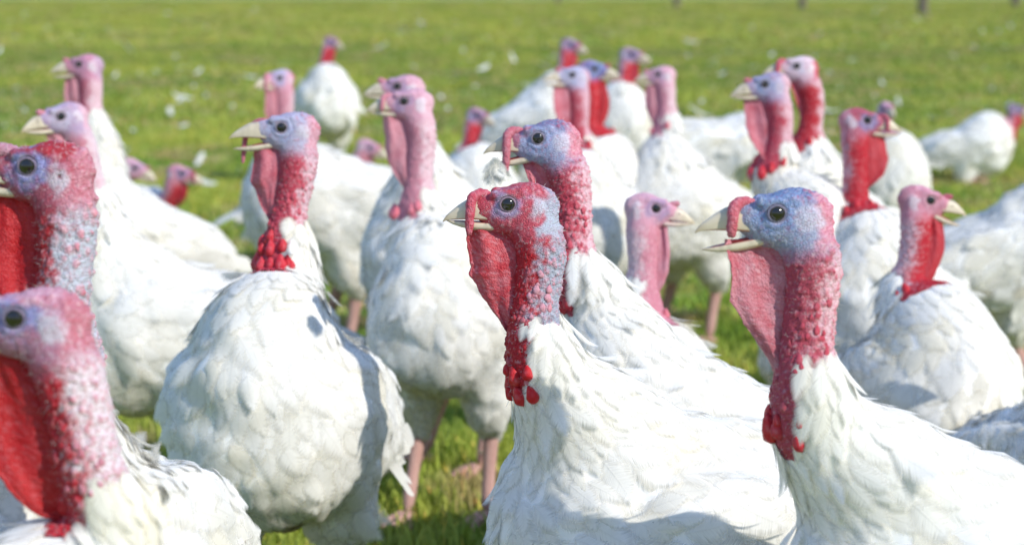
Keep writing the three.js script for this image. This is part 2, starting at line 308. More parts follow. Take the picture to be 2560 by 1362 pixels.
  const rough = o.rough ?? 1;
  for (let i = 0; i < hpos.length; i += 3) {
    let p = [hpos[i], hpos[i + 1], hpos[i + 2]];
    const n0 = neckParam(...p);
    if (n0.d < limit - 0.004) p = pull(p);
    const g = grad(...p), [x, y, z] = toHead(...p), az = Math.abs(z);
    const onNeck = sst(0.012, 0.04, n0.d), eyeD = Math.hypot(x, y), earD = Math.hypot((x + 0.031) / 0.9, (y + 0.006) / 1.1);
    // relief: wrinkles and small knobs of the skin itself
    const back = clamp(0.5 - 0.5 * n0.front);
    const N1 = noise(p[0] * 160 + nz0, p[1] * 160, p[2] * 160), N2 = noise(p[0] * 60, p[1] * 60 + nz0, p[2] * 60), N3 = noise(p[0] * 420, p[1] * 420, p[2] * 420 + nz0);
    const ws = o.knob ?? 150, wr = worley(p[0] * ws + N1 * 0.35, p[1] * ws * 0.85, p[2] * ws + N1 * 0.35);
    const crest = sst(0.004, 0.02, y) * sst(-0.004, -0.03, x) + sst(-0.04, -0.055, x);
    const knobby = clamp(onNeck * (0.35 + 0.65 * back) + clamp(crest) * 0.9) * sst(0.006, 0.014, earD) * sst(0.012, 0.02, eyeD) * rough;
    const bump = clamp(1 - wr[0] / 0.62), knob = bump * (0.45 + 0.9 * wr[1]);
    const wrinkle = Math.abs(noise(p[0] * 70 + nz0, p[1] * 190, p[2] * 70));
    const furrow = Math.pow(1 - clamp(wrinkle * 5), 2);
    const pleat = n0.front > -0.2 ? Math.abs(noise(p[0] * 200, p[1] * 45, p[2] * 200)) : 0;
    let h = (knob * 0.003 * knobby + N1 * 0.0006 + N3 * 0.0004 - furrow * 0.001 * (0.5 + 0.7 * onNeck) - (onNeck * (1 - back) * Math.pow(1 - clamp(pleat * 4), 2)) * 0.0012) * hs;
    if (eyeD < 0.013) h *= 0.15;
    h += 0.0006 * hs * Math.exp(-((eyeD - 0.0122) ** 2) / 0.000005) - 0.0005 * hs * Math.exp(-((eyeD - 0.0165) ** 2) / 0.000004);   // folds round the lids
    if (az > 0.016 && o.earHole) h -= 0.0022 * hs * Math.exp(-(earD ** 2) / 0.0000035);                                                                  // ear opening
    if (n0.d > limit - 0.006) h = 0;
    const hide = sst(-0.004, 0.012, n0.d - bareTo(n0.front)); h = h * (1 - hide) - 0.006 * hide;
    hpos[i] = p[0] + g[0] * h; hpos[i + 1] = p[1] + g[1] * h; hpos[i + 2] = p[2] + g[2] * h;
    // pigment
    const j = N2 * 0.012 + N1 * 0.004;
    let c = pal.face;
    c = mix3(c, pal.eye, sst(0.027, 0.012, eyeD + j * 1.1));
    c = mix3(c, pal.crown, sst(0.006, 0.018, y + j) * sst(0.03, 0.0, x));
    c = mix3(c, pal.nape, sst(-0.030, -0.046, x + j) * (1 - onNeck));
    if (o.brow) c = mix3(c, o.brow, sst(0.014, 0.022, x + y * 0.4 + j) * 0.8);
    c = mix3(c, pal.front, sst(-0.026, -0.042, y + j * 1.2) * sst(-0.032, -0.008, x + j) * (o.jaw ?? 0.7));
    const neckC = mix3(pal.back, pal.front, sst(-0.45, 0.5, n0.front + N2 * 0.55 + N1 * 0.5 + N3 * 0.3 + (o.redNeck ?? 0)));
    c = mix3(c, neckC, onNeck * sst(-0.012, -0.03, y + j));
    const red = sst(-0.2, 0.9, n0.front + N2 * 0.7 + (o.redNeck ?? 0));
    const kc = mix3(pal.knob, pal.front, red);
    c = mix3(c, kc, knobby * sst(0.2, 0.55, bump) * 0.65 * (0.5 + wr[1] * 0.7));
    c = mix3(c, pal.ear, 0.8 * sst(0.0145, 0.006, earD + j * 0.9) * sst(0.012, 0.017, az));
    c = mix3(c, [0.05, 0.04, 0.04], (o.earHole ? 0.8 : 0) * sst(0.0026, 0.0014, earD) * sst(0.015, 0.018, az));
    const blot = noise(p[0] * 260 + 5, p[1] * 260, p[2] * 260 + nz0) + 0.5 * N3;                 // capillary mottling
    c = mix3(c, pal.front, sst(0.15, 0.6, blot) * 0.3 * (o.blot ?? 1)); c = mix3(c, WHITE, sst(0.18, 0.6, -blot) * 0.25);
    if (o.patch) for (const [ax2, ay2, rad, pc, am] of o.patch) c = mix3(c, pc, am * sst(rad, rad * 0.5, Math.hypot(x - ax2, y - ay2) + j * 1.6));
    c = mix3(c, hex('#d9c6c6'), sst(0.0112, 0.0095, eyeD) * 0.35);
    hcol.push(...c);
  }
  const huv = []; for (let i = 0; i < hpos.length; i += 3) { const [x, y, z] = [hpos[i], hpos[i + 1], hpos[i + 2]]; huv.push((x * H.fx.x + z * H.fx.z + 0.35 * (x * H.fz.x + z * H.fz.z)) / 0.032, y / 0.032); }
  const parts = [geo(hpos, hn.idx, hcol, huv)];
  // ---- trunk, coarser
  const bc = [0.0095, 0.012, 0.016][lod];
  lo.fill(1e9); hi.fill(-1e9);
  grow(bp(-0.2, 0), 0.16 * bs); grow(bp(0.1, -0.03), 0.24 * bs); grow(bp(0, 0), 0.26 * bs); for (const l of legs) grow(l.hock, 0.03); for (let d = skinLen * 0.6; d < len; d += 0.02) { const q = neckAt(d); grow(q.p, q.r + 0.02); }
  const start = skinLen * 0.62;
  const fBody = (x, y, z) => { const d = f(x, y, z); if (d > 0.06) return d; const n = neckParam(x, y, z); const b = bareTo(n.front); return Math.max(d + 0.003 * sst(b + 0.02, b - 0.01, n.d), (start - n.d) * 0.8); };
  const bn = nets(fBody, lo, hi, bc), bcol = [];
  for (let i = 0; i < bn.pos.length; i += 3) {
    const n = noise(bn.pos[i] * 18 + nz0, bn.pos[i + 1] * 18, bn.pos[i + 2] * 18);
    bcol.push(...mix3([0.86, 0.85, 0.82], [0.82, 0.79, 0.71], sst(0.1, 0.5, n)));
  }
  const bodyGeo = geo(bn.pos, bn.idx, bcol);
  parts.push(bodyGeo);
  const shankC = (t, a) => { const q = 0.5 + 0.5 * noise(t * 30, a * 2, 3); return mix3(hex('#dcb8ae'), hex('#c39388'), q); };
  for (const l of legs) {
    const k = bs;
    parts.push(tube([l.hock.clone().add(V(0, 0.012, 0)), l.hock.clone().lerp(l.foot, 0.1), l.hock.clone().lerp(l.foot, 0.5), l.foot], [0.022 * k, 0.0185 * k, 0.0145 * k, 0.017 * k], 10, 12, shankC));
    for (const [ang, L] of [[-0.5, 0.075], [0, 0.092], [0.5, 0.075], [Math.PI, 0.035]]) {
      const dd = l.flat.clone().multiplyScalar(Math.cos(ang)).addScaledVector(l.lat, Math.sin(ang));
      parts.push(tube([l.foot.clone().add(V(0, 0.004, 0)), l.foot.clone().addScaledVector(dd, L * 0.4 * k).setY(0.019), l.foot.clone().addScaledVector(dd, L * 0.8 * k).setY(0.012), l.foot.clone().addScaledVector(dd, L * k).setY(0.006)], [0.0145 * k, 0.012 * k, 0.010 * k, 0.004 * k], 7, 8, shankC));
    }
  }
  mesh('body', mergeGeometries(parts.map((g) => { if (!g.attributes.uv) { const p = g.attributes.position, u = []; for (let i = 0; i < p.count; i++) u.push(p.getX(i) / 0.032, p.getY(i) / 0.032); g.setAttribute('uv', new THREE.Float32BufferAttribute(u, 2)); } return g; }), true), parts.map((g, i) => i === 1 ? M.down : M.skin), root);

  // ---- beak
  const horn = hex('#d8cbb4'), hornDark = hex('#857b70'), hornTip = hex('#b79f78');
  function beak(lower) {
    const n = 15, R = 16, pos = [], idx = [], col = [], open = lower ? (o.open ?? 0) * Math.PI / 180 : -(o.open ?? 0) * 0.12 * Math.PI / 180;
    const ip = (tab, x) => { for (let i = 0; i < tab.length - 1; i++) if (x <= tab[i + 1][0] || i === tab.length - 2) return tab[i].map((v, k) => lerp(v, tab[i + 1][k], clamp((x - tab[i][0]) / (tab[i + 1][0] - tab[i][0])))); };
    const tab = lower
      ? [[0.006, -0.0215, -0.0305, 0.0118], [0.02, -0.0215, -0.0318, 0.0114], [0.035, -0.0214, -0.0315, 0.0094], [0.05, -0.0214, -0.029, 0.0068], [0.06, -0.0216, -0.0258, 0.0042], [0.066, -0.022, -0.0228, 0.001]]
      : [[0.006, -0.012, -0.0214, 0.0128], [0.02, 0.0035, -0.0212, 0.0128], [0.034, 0.0048, -0.0211, 0.011], [0.044, 0.0022, -0.0211, 0.0088], [0.054, -0.0048, -0.0212, 0.0062], [0.062, -0.0118, -0.0215, 0.0038], [0.068, -0.0178, -0.023, 0.0018], [0.0705, -0.0226, -0.0244, 0.0004]];
    const x0 = tab[0][0], x1 = tab[tab.length - 1][0], co = Math.cos(open), si = Math.sin(open), gx = 0.006, gy = -0.0215;
    for (let i = 0; i <= n; i++) {
      const x = lerp(x0, x1, Math.pow(i / n, 0.8)), [, yt, yb, w] = ip(tab, x), cy = (yt + yb) / 2, hh = (yt - yb) / 2;
      for (let j = 0; j < R; j++) {
        const a = j / R * 2 * Math.PI, ca = Math.cos(a), sa = Math.sin(a), flat = lower ? sa > 0 : sa < 0;
        let zz = Math.sign(ca) * Math.pow(Math.abs(ca), flat ? 0.5 : 0.9) * w, yy = cy + Math.sign(sa) * Math.pow(Math.abs(sa), flat ? 0.45 : 0.95) * hh;
        if (flat && Math.abs(ca) < 0.6) yy += (lower ? -1 : 1) * hh * 0.5 * (0.6 - Math.abs(ca));
        const dx = (x - gx) * (o.beak ?? 1.0), dy = yy - gy, p = hp(gx + dx * co + dy * si, gy - dx * si + dy * co, zz);
        pos.push(p.x, p.y, p.z);
        const u = (x - x0) / (x1 - x0), nn = noise(x * 260, zz * 180, lower ? 4 : 9 + nz0);
        let c = mix3(horn, hornDark, clamp((lower ? 0.1 : 0.62) * sst(0.75, 0.35, u) * sst(-0.2, 0.9, sa) + nn * 0.55));
        c = mix3(c, hornTip, sst(0.8, 1, u) * 0.6);
        if (o.hornTint) c = mix3(c, o.hornTint, 0.6 * sst(0.75, 0.3, u));
        if (flat && Math.abs(ca) < 0.85 && u < 0.86) c = mix3(c, [0.36, 0.07, 0.06], 0.9);
        col.push(...c);
      }
    }
    for (let i = 0; i < n; i++) for (let j = 0; j < R; j++) { const a = i * R + j, b = i * R + (j + 1) % R; idx.push(a, b, a + R, b, b + R, a + R); }
    return geo(pos, idx, col);
  }
  mesh('upper_beak', beak(false), M.beak, root); mesh('lower_beak', beak(true), M.beak, root);
  if ((o.open ?? 0) > 6 && lod < 2) {
    const k = o.open * Math.PI / 180;
    mesh('tongue', tube([hp(0.008, -0.0235), hp(0.025, -0.0235 - 0.02 * k * 0.75), hp(0.044, -0.023 - 0.038 * k * 0.85)], [0.006 * hs, 0.0055 * hs, 0.002 * hs], 8, 8, null, 0.45), M.mouth, root);
    const g = new THREE.SphereGeometry(1, 14, 10); const mm = mesh('mouth_lining', g, M.mouth, root, hp(0.011, -0.0225 - 0.006 * k)); mm.scale.set(0.013 * hs, (0.003 + 0.016 * k) * hs, 0.0095 * hs); mm.quaternion.setFromRotationMatrix(new THREE.Matrix4().makeBasis(H.fx, H.fy, H.fz)); mm.rotateZ(-k / 2);
  }
  if (lod < 2) for (const s of [-1, 1]) { const g = mesh('nostril', new THREE.SphereGeometry(1, 10, 8), M.nostril, root, hp(0.04, -0.006, s * 0.0078)); g.scale.set(0.0045 * hs, 0.0018 * hs, 0.0016 * hs); g.quaternion.setFromRotationMatrix(new THREE.Matrix4().makeBasis(H.fx, H.fy, H.fz)); g.rotateZ(-0.3); }
  // ---- eyes
  for (const s of [-1, 1]) {
    const q = new THREE.Quaternion().setFromRotationMatrix(new THREE.Matrix4().makeBasis(H.fx, H.fy, H.fz));
    const e = mesh('eye', eyeGeo, M.eye, root, hp(0, 0, s * 0.0134)); e.scale.setScalar(hs); e.quaternion.copy(q);
    if (lod < 2) { const ir = mesh('iris', irisGeo, M.iris, e, V(0, 0, s * 0.0074)); ir.scale.set(1, 1, 0.5); }
    const lg = lidGeo.clone(), n = lg.attributes.position.count, cl = []; for (let i = 0; i < n; i++) { const w = 0.5 + 0.5 * noise(i * 0.31, s, nz0); cl.push(...mix3(hex('#c7a9ac'), pal.eye, 0.3 + 0.5 * w)); } lg.setAttribute('color', new THREE.Float32BufferAttribute(cl, 3));
    const l = mesh('eyelid', lg, M.skin, e, V(0, 0, s * 0.006)); l.scale.set(1.02, 0.94, 1);
  }
  // ---- snood
  const sn = o.snood ?? ['button'];
  {
    const L = sn[1] ?? 0.02, sd = side * (sn[2] ?? 1);
    const P = sn[0] === 'drape' ? [hp(0.018, 0.006), hp(0.031, 0.0085, 0.003 * sd), hp(0.0385, 0.004, 0.0085 * sd), hp(0.0405, -0.008, 0.0118 * sd), hp(0.041, -0.011 - L * 0.55, 0.0118 * sd), hp(0.041, -0.011 - L, 0.0115 * sd)]
      : sn[0] === 'back' ? [hp(0.02, 0.007), hp(0.034, 0.006, -0.004 * sd), hp(0.046, -0.004, -0.010 * sd), hp(0.053, -0.018, -0.009 * sd), hp(0.055, -0.018 - L * 0.6, -0.006 * sd), hp(0.056, -0.018 - L, -0.004 * sd)]
        : sn[0] === 'forward' ? [hp(0.012, 0.008), hp(0.026, 0.011, 0.002 * sd), hp(0.04, 0.009, 0.004 * sd), hp(0.053, 0.001, 0.006 * sd), hp(0.06, -0.01, 0.006 * sd), hp(0.062, -0.011 - L, 0.006 * sd)]
          : [hp(0.02, 0.004), hp(0.029, 0.0075), hp(0.036, 0.0095), hp(0.036 + L * 0.35, 0.009 + L * 0.1)];
    const k = (sn[3] ?? 1) * hs, rad = sn[0] === 'button' ? [0.005, 0.006, 0.0055, 0.003] : [0.005, 0.0058, 0.0058, 0.0054, 0.0048, 0.0028];
    const g = tube(P, rad.map((r) => r * k), lod < 2 ? 12 : 8, lod < 2 ? 34 : 12, (t, a) => mix3(pal.snood, noise(t * 22, Math.cos(a) * 2, Math.sin(a) * 2 + nz0) > 0 ? pal.front : PALE, 0.3 * Math.abs(noise(t * 40, Math.cos(a) * 4, Math.sin(a) * 4)) + 0.1));
    const p = g.attributes.position, nn = g.attributes.normal; for (let i = 0; i < p.count; i++) { const h = (0.0012 * noise(p.getX(i) * 420, p.getY(i) * 600, p.getZ(i) * 420) + 0.0006 * noise(p.getX(i) * 900, p.getY(i) * 900, p.getZ(i) * 900)) * k; p.setXYZ(i, p.getX(i) + nn.getX(i) * h, p.getY(i) + nn.getY(i) * h, p.getZ(i) + nn.getZ(i) * h); } g.computeVertexNormals();
    mesh('snood', g, M.skin, root);
  }
  // ---- wattle: the flap from the chin down the front of the neck
  const wl = o.wattle ?? { len: 0.1, w: 0.045 };
  if (wl.len > 0) {
    const wuv = [], rows = lod < 1 ? 70 : lod < 2 ? 40 : 16, R = lod < 1 ? 56 : lod < 2 ? 30 : 12, pos = [], idx = [], col = [], d0 = wl.from ?? 0.012;
    for (let i = 0; i <= rows; i++) {
      const t = i / rows, q = neckAt(d0 + wl.len * t), root0 = q.p.clone().addScaledVector(q.f, q.r * 0.72);
      const chin = hp(-0.004, -0.03).lerp(root0, sst(0, 0.3, t));
      const fwd = H.fx.clone().setY(0).normalize().lerp(q.f, sst(0.1, 1, t) * 0.7).normalize();
      const wdt = wl.w * hs * (t < 0.35 ? lerp(0.86, 1.06, sst(0, 0.35, t)) : lerp(1.06, wl.end ?? 0.12, Math.pow((t - 0.35) / 0.65, wl.pow ?? 1.25)));
      const sag = V(0, -1, 0).multiplyScalar((wl.sag ?? 0.012) * hs * Math.sin(Math.PI * Math.min(1, t * 1.1)));
      const nor = fwd.clone().cross(V(0, 1, 0)).normalize();
      for (let j = 0; j < R; j++) {
        const a = j / R * 2 * Math.PI, u = 0.5 + 0.5 * Math.cos(a), th = (0.0055 * (1 - u) + 0.0018 + 0.0012 * (u > 0.95)) * hs * (t > 0.97 || t === 0 ? 0.3 : 1);
        const wave = (0.0055 * Math.sin(u * 5 + t * 3 + nz0) * u + 0.0022 * Math.sin(u * 13 - t * 4 + nz0 * 2) * u * (1 - t * 0.5) + 0.004 * noise(u * 3.5 + nz0, t * 2.2, 1) * u + 0.0012 * noise(u * 11, t * 4 + nz0, 7)) * hs;
        const edge = 1 + 0.05 * noise(t * 9, nz0, 4) + 0.025 * noise(t * 30, nz0, 5);
        const p = chin.clone().addScaledVector(fwd, wdt * u * edge).addScaledVector(sag, u).addScaledVector(nor, Math.sin(a) * th + wave);
        p.y += (t === 0 ? 0.004 : 0) * u;
        const fine = 0.0009 * noise(u * 20 + nz0, t * 34, Math.sin(a) > 0 ? 2 : 6) + 0.0007 * noise(u * 44, t * 70 + nz0, 3) + 0.0011 * noise(u * 13 + nz0, t * 3, 9); p.addScaledVector(nor, fine * hs * Math.sign(Math.sin(a)));
        pos.push(p.x, p.y, p.z); wuv.push(u * wl.w / 0.032, t * wl.len / 0.032);
        const n1 = noise(u * 5 + nz0, t * 7, 2), n2 = noise(u * 22, t * 38 + nz0, 3), n3 = noise(u * 60, t * 80, 8);
        let c = mix3(pal.wattle, pal.wattle2, clamp(0.45 + n1 * 0.9 + n2 * 0.6)); c = mix3(c, PALE, clamp((n2 + n3 * 1.1) - 0.08) * (wl.fleck ?? 0.35));
        col.push(...c);
      }
    }
    for (let i = 0; i < rows; i++) for (let j = 0; j < R; j++) { const a = i * R + j, b = i * R + (j + 1) % R; idx.push(a, a + R, b, b, a + R, b + R); }
    const cb = pos.length / 3; { let s = [0, 0, 0]; for (let j = 0; j < R; j++) for (let k = 0; k < 3; k++) s[k] += pos[(rows * R + j) * 3 + k] / R; pos.push(...s); wuv.push(0, 0); col.push(...pal.wattle); for (let j = 0; j < R; j++) idx.push(rows * R + j, cb, rows * R + (j + 1) % R); }
    mesh('wattle', geo(pos, idx, col, wuv), M.wattle, root);
  }
  // ---- large caruncles at the foot of the bare neck and knobs on its sides
  const lobe = (d, ang, size, stretch, colour, sink = 0.55, flat) => {
    const q = neckAt(d), out = q.f.clone().multiplyScalar(Math.cos(ang)).addScaledVector(q.s, Math.sin(ang)), p0 = q.p.clone().addScaledVector(out, q.r), p = V(...pull(p0.toArray())).addScaledVector(out, size * (1 - sink) * 0.6);
    const g = BLOBS[Math.floor(rnd() * 4)].clone(), n = g.attributes.position.count, cl = []; for (let i = 0; i < n; i++) cl.push(...mix3(colour, PALE, clamp(noise(i * 1.7, d * 90, ang) * 0.3))); g.setAttribute('color', new THREE.Float32BufferAttribute(cl, 3));
    const up = q.T.clone().negate(); const z = out.clone().cross(up).normalize();
    return { g, m: new THREE.Matrix4().makeBasis(out, up, z).multiply(new THREE.Matrix4().makeRotationY(rr(-0.4, 0.4))).scale(V(size * (flat ?? 1), size * stretch, size)).setPosition(p) };
  };
  const nBig = o.car ?? 5;
  for (let r = 0; r < (o.carRows ?? 1); r++) for (let i = 0; i < nBig; i++) {
    const a = (nBig > 1 ? i / (nBig - 1) - 0.5 : 0) * (o.carArc ?? 2.0) + rr(-0.2, 0.2), sz = (o.carSize ?? 0.0085) * rr(0.6, 1.25) * (r ? 0.75 : 1) * hs, b = lobe(Math.min((o.carAt ?? skinLen * 0.97) - r * 0.017 + rr(-0.01, 0.008), bareTo(Math.cos(a)) - 0.002), a, sz, rr(1.1, 1.8), mix3(pal.car, pal.front, rnd() * 0.5), 0.75);
    mesh('caruncle', b.g, M.caruncle, root).applyMatrix4(b.m);
  }
  if (lod === 0) {
    const few = [];
    const nk2 = o.knobs ?? 60;
    for (let i = 0; i < nk2; i++) {
      const a = rr(-2.3, 2.3), d = bareTo(Math.cos(a)) * rr(o.knobFrom ?? 0.5, 0.97), back = sst(0.5, 1.4, Math.abs(a)), b = lobe(d, a, rr(0.0016, 0.0042) * hs, rr(0.8, 1.6), mix3(pal.front, pal.knob, clamp(back + rr(-0.3, 0.3))), 1.0, 0.7);
      few.push(b);
    }
    few.sort((a, b) => b.m.getMaxScaleOnAxis() - a.m.getMaxScaleOnAxis());
    few.slice(0, 24).forEach((b) => mesh('neck_knob', b.g, M.caruncle, root).applyMatrix4(b.m));
    const rest = few.slice(24).map((b) => { b.g.applyMatrix4(b.m); return b.g; });
    if (rest.length) mesh('small_neck_knobs', mergeGeometries(rest), M.caruncle, root).userData.kind = 'stuff';
    // bristles: hair-like feathers on the crown, cheek and nape
    const hp2 = [], hi2 = [];
    for (let i = 0; i < 420; i++) {
      const v = Math.floor(rnd() * hpos.length / 3) * 3, p = V(hpos[v], hpos[v + 1], hpos[v + 2]), [x, y] = toHead(p.x, p.y, p.z); if (Math.hypot(x, y) < 0.014) continue;
      const g = V(...grad(p.x, p.y, p.z)), L = rr(0.003, 0.008) * hs, t = g.clone().multiplyScalar(0.8).addScaledVector(V(rr(-1, 1), rr(-1, 0.6), rr(-1, 1)), 0.5).normalize(), s = t.clone().cross(V(0.3, 0.5, 0.8)).normalize().multiplyScalar(0.00022), u = t.clone().cross(s), b0 = hp2.length / 3;
      for (let k = 0; k < 3; k++) { const q = p.clone().addScaledVector(s, Math.cos(k * 2.1)).addScaledVector(u, Math.sin(k * 2.1)); hp2.push(q.x, q.y, q.z); } const e = p.addScaledVector(t, L); hp2.push(e.x, e.y, e.z); hi2.push(b0, b0 + 1, b0 + 3, b0 + 1, b0 + 2, b0 + 3, b0 + 2, b0, b0 + 3);
    }
    mesh('bristles', geo(hp2, hi2), M.hair, root).userData.kind = 'stuff';
  }
  // ---- plumage: overlapping feathers that lie along the trunk and neck
  const flow = (p, n) => {
    const q = neckParam(...p), w = sst(0.9 * len, 0.62 * len, q.d), fr = fronts[Math.min(NS, Math.round(q.d / len * NS))];
    const T = Bd.fx.clone().multiplyScalar(-1).addScaledVector(V(0, -1, 0), 0.42).multiplyScalar(1 - w).addScaledVector(fr.T, w * 1.2);
    T.addScaledVector(n, -T.dot(n)); if (T.lengthSq() < 1e-6) T.set(0, -1, 0); return { T: T.normalize(), w, q };
  };
  const rowsF = [6, 5, 4][lod], colsF = [4, 3, 2][lod];
  function featherGeo(p, n, T, L, W, lift, type, tint, free) {
    const S = n.clone().cross(T).normalize(), pos = [], uv = [], col = [], idx = [], bend = rr(-0.12, 0.12), cup = rr(0.05, 0.16);
    for (let i = 0; i <= rowsF; i++) for (let j = 0; j <= colsF; j++) {
      const t = i / rowsF, u = j / colsF * 2 - 1, raise = lift * (0.15 + t * t) - cup * W * 0.5 * u * u * (0.3 + t);
      const q = p.clone().addScaledVector(T, L * (t - 0.15)).addScaledVector(S, W * 0.5 * u + bend * L * t * t);
      let a;
      if (free) a = q.addScaledVector(n, raise - free * t * t).toArray(); else { a = q.toArray(); const d = f(a[0], a[1], a[2]), g = grad(a[0], a[1], a[2], 0.004), h = Math.max(raise, -0.0006) + 0.0008; const near = 1 - sst(0.015, 0.045, Math.abs(d)); for (let k = 0; k < 3; k++) a[k] += near * g[k] * (h - d) + (1 - near) * n.getComponent(k) * raise; }
      pos.push(...a); uv.push((type + 0.01 + 0.98 * (u * 0.5 + 0.5)) / 4, t); col.push(...tint);
    }
    for (let i = 0; i < rowsF; i++) for (let j = 0; j < colsF; j++) { const a = i * (colsF + 1) + j, b = a + colsF + 1; idx.push(a, b, a + 1, a + 1, b, b + 1); }
    return geo(pos, idx, col, uv);
  }
  const soilAt = bp(0.08, -0.2);
  const tintOf = (p) => { const n = noise(p[0] * 9 + nz0, p[1] * 9, p[2] * 9), low = p[1] < 0.3; let c = mix3([0.93, 0.925, 0.905], [0.90, 0.865, 0.755], clamp(sst(0.05, 0.5, n) * 0.75 + rr(-0.3, 0.4))); const k = rnd(), sd = Math.hypot(p[0] - soilAt.x, p[1] - soilAt.y, p[2] - soilAt.z) / bs + 0.05 * noise(p[0] * 22 + nz0, p[1] * 22, p[2] * 22);
    c = mix3(c, [0.34, 0.24, 0.14], (o.soil ?? 0.35) * sst(0.11, 0.04, sd) * rr(0.4, 1)); if (low && k > 0.95 - (o.dirty ?? 0)) c = mix3(c, [0.55, 0.46, 0.3], rr(0.05, 0.4)); return c; };
  const P = bodyGeo.attributes.position, I = bodyGeo.index.array, tri = [], cum = []; let area = 0;
  const A = V(), B = V(), C = V();
  for (let i = 0; i < I.length; i += 3) { A.fromBufferAttribute(P, I[i]); B.fromBufferAttribute(P, I[i + 1]); C.fromBufferAttribute(P, I[i + 2]); area += B.clone().sub(A).cross(C.clone().sub(A)).length() / 2; cum.push(area); }
  const hashes = new Map(), cellS = 0.03, keyOf = (x, y, z) => `${Math.floor(x / cellS)},${Math.floor(y / cellS)},${Math.floor(z / cellS)}`;
  const gap = [1, 1.15, 1.7][lod], grown = [1, 1.08, 1.35][lod], feathers = [];
  const tries = [17000, 10000, 3500][lod];
  for (let i = 0; i < tries; i++) {
    const r = rnd() * area; let l = 0, h = cum.length - 1; while (l < h) { const m = (l + h) >> 1; if (cum[m] < r) l = m + 1; else h = m; }
    A.fromBufferAttribute(P, I[l * 3]); B.fromBufferAttribute(P, I[l * 3 + 1]); C.fromBufferAttribute(P, I[l * 3 + 2]);
    let u = rnd(), v = rnd(); if (u + v > 1) { u = 1 - u; v = 1 - v; }
    const p = A.clone().multiplyScalar(1 - u - v).addScaledVector(B, u).addScaledVector(C, v);
    const q = neckParam(p.x, p.y, p.z); if (q.d < bareTo(q.front) - 0.006) continue;
    if (p.y < 0.145) continue;
    const lx = p.clone().sub(Bd.o), bx = lx.dot(Bd.fx) / bs, by = lx.dot(Bd.fy) / bs, bz = Math.abs(lx.dot(Bd.fz)) / bs;
    const neckness = sst(0.78 * len, 0.5 * len, q.d), wing = sst(0.11, 0.14, bz) * sst(0.12, 0.02, bx), thigh = by < -0.17 ? 1 : 0;
    const r0 = lerp(lerp(0.0205, 0.024, wing), 0.0098, neckness) * (thigh ? 0.7 : 1) * gap;
    const kx = Math.floor(p.x / cellS), ky = Math.floor(p.y / cellS), kz = Math.floor(p.z / cellS); let ok = true;
    for (let a = -1; a < 2 && ok; a++) for (let b = -1; b < 2 && ok; b++) for (let c = -1; c < 2 && ok; c++) for (const e of hashes.get(`${kx + a},${ky + b},${kz + c}`) ?? []) if (e.distanceToSquared(p) < r0 * r0) { ok = false; break; }
    if (!ok) continue;
    const key = keyOf(p.x, p.y, p.z); if (!hashes.has(key)) hashes.set(key, []); hashes.get(key).push(p);
    const n = V(...grad(p.x, p.y, p.z, 0.004)), { T } = flow(p.toArray(), n), yaw = rr(-0.28, 0.28) + 0.5 * noise(p.x * 9, p.y * 9, p.z * 9 + nz0);
    T.applyAxisAngle(n, yaw);
    const L = lerp(lerp(0.058, 0.072, wing), 0.037, neckness) * rr(0.7, 1.3) * grown * (thigh ? 0.75 : 1), W = L * lerp(lerp(0.82, 0.72, wing), 0.62, neckness) * rr(0.85, 1.15);
    const lift = L * (rnd() < 0.12 ? rr(0.05, 0.17) : rr(0.01, 0.046)) * lerp(1, 3.0, neckness);
    feathers.push({ p, g: featherGeo(p, n, T, L, W, lift, neckness > 0.5 ? (rnd() < 0.6 ? 2 : 1) : wing > 0.5 ? 0 : rnd() < 0.5 ? 0 : 1, tintOf(p.toArray())), L, n });
  }
  // flight feathers of the folded wings, and the tail
  const quill = (name, p, T, n, L, W, droop, tint) => { const g = featherGeo(p, n.clone().addScaledVector(T, -n.dot(T)).normalize(), T, L, W, 0.004, 3, tint ?? [0.9, 0.885, 0.85], droop); mesh(name, g, M.quill, root); };
  for (const s of [-1, 1]) for (let i = 0; i < 9; i++) {
    const k = i / 8, p = bp(-0.07 - 0.11 * k, -0.035 + 0.05 * k, s * (0.152 * fat - 0.012 * k)), T = Bd.fx.clone().multiplyScalar(-1).addScaledVector(Bd.fy, -0.34 + 0.3 * k).addScaledVector(Bd.fz, s * (0.1 - 0.12 * k) * (o.flare ?? 1)).normalize(), n = Bd.fz.clone().multiplyScalar(s).addScaledVector(Bd.fy, 0.25).normalize();
    quill('wing_feather', p, T.applyAxisAngle(n, rr(-0.08, 0.08)), n, rr(0.14, 0.2) * bs, rr(0.04, 0.052) * bs, 0);
  }
  for (let i = 0; i < 11; i++) {
    const k = i / 5 - 1, T = Bd.fx.clone().multiplyScalar(-1).addScaledVector(Bd.fz, k * 0.34).addScaledVector(Bd.fy, -0.08).addScaledVector(V(0, -1, 0), o.tailDrop ?? 0.15).normalize();
    quill('tail_feather', bp(-0.29, 0.04 - 0.012 * k * k, k * 0.05), T, Bd.fy.clone().addScaledVector(Bd.fz, k * 0.25).normalize(), rr(0.17, 0.21) * bs, 0.05 * bs, 0.03, o.tail);
  }
  if (feathers.length) {
    let single = [];
    if (lod === 0) {
      const score = (e) => { const [x, y, z] = toPixel(e.p.clone().add(base)); const see = e.n.dot(camera.position.clone().sub(base).sub(e.p).normalize()); return see > 0.15 && x > -20 && x < 2580 && y > 0 && y < 1390 ? e.L * (0.4 + see) / z : -1; };
      for (const e of feathers) e.k = score(e);
      feathers.sort((a, b) => b.k - a.k); single = feathers.filter((e) => e.k > 0).slice(0, 200);
      single.forEach((e) => mesh('feather', e.g, M.feather, root));
    }
    const rest = feathers.slice(single.length).map((e) => e.g);
    if (rest.length) mesh('plumage', mergeGeometries(rest), M.feather, root).userData.kind = 'stuff';
  }
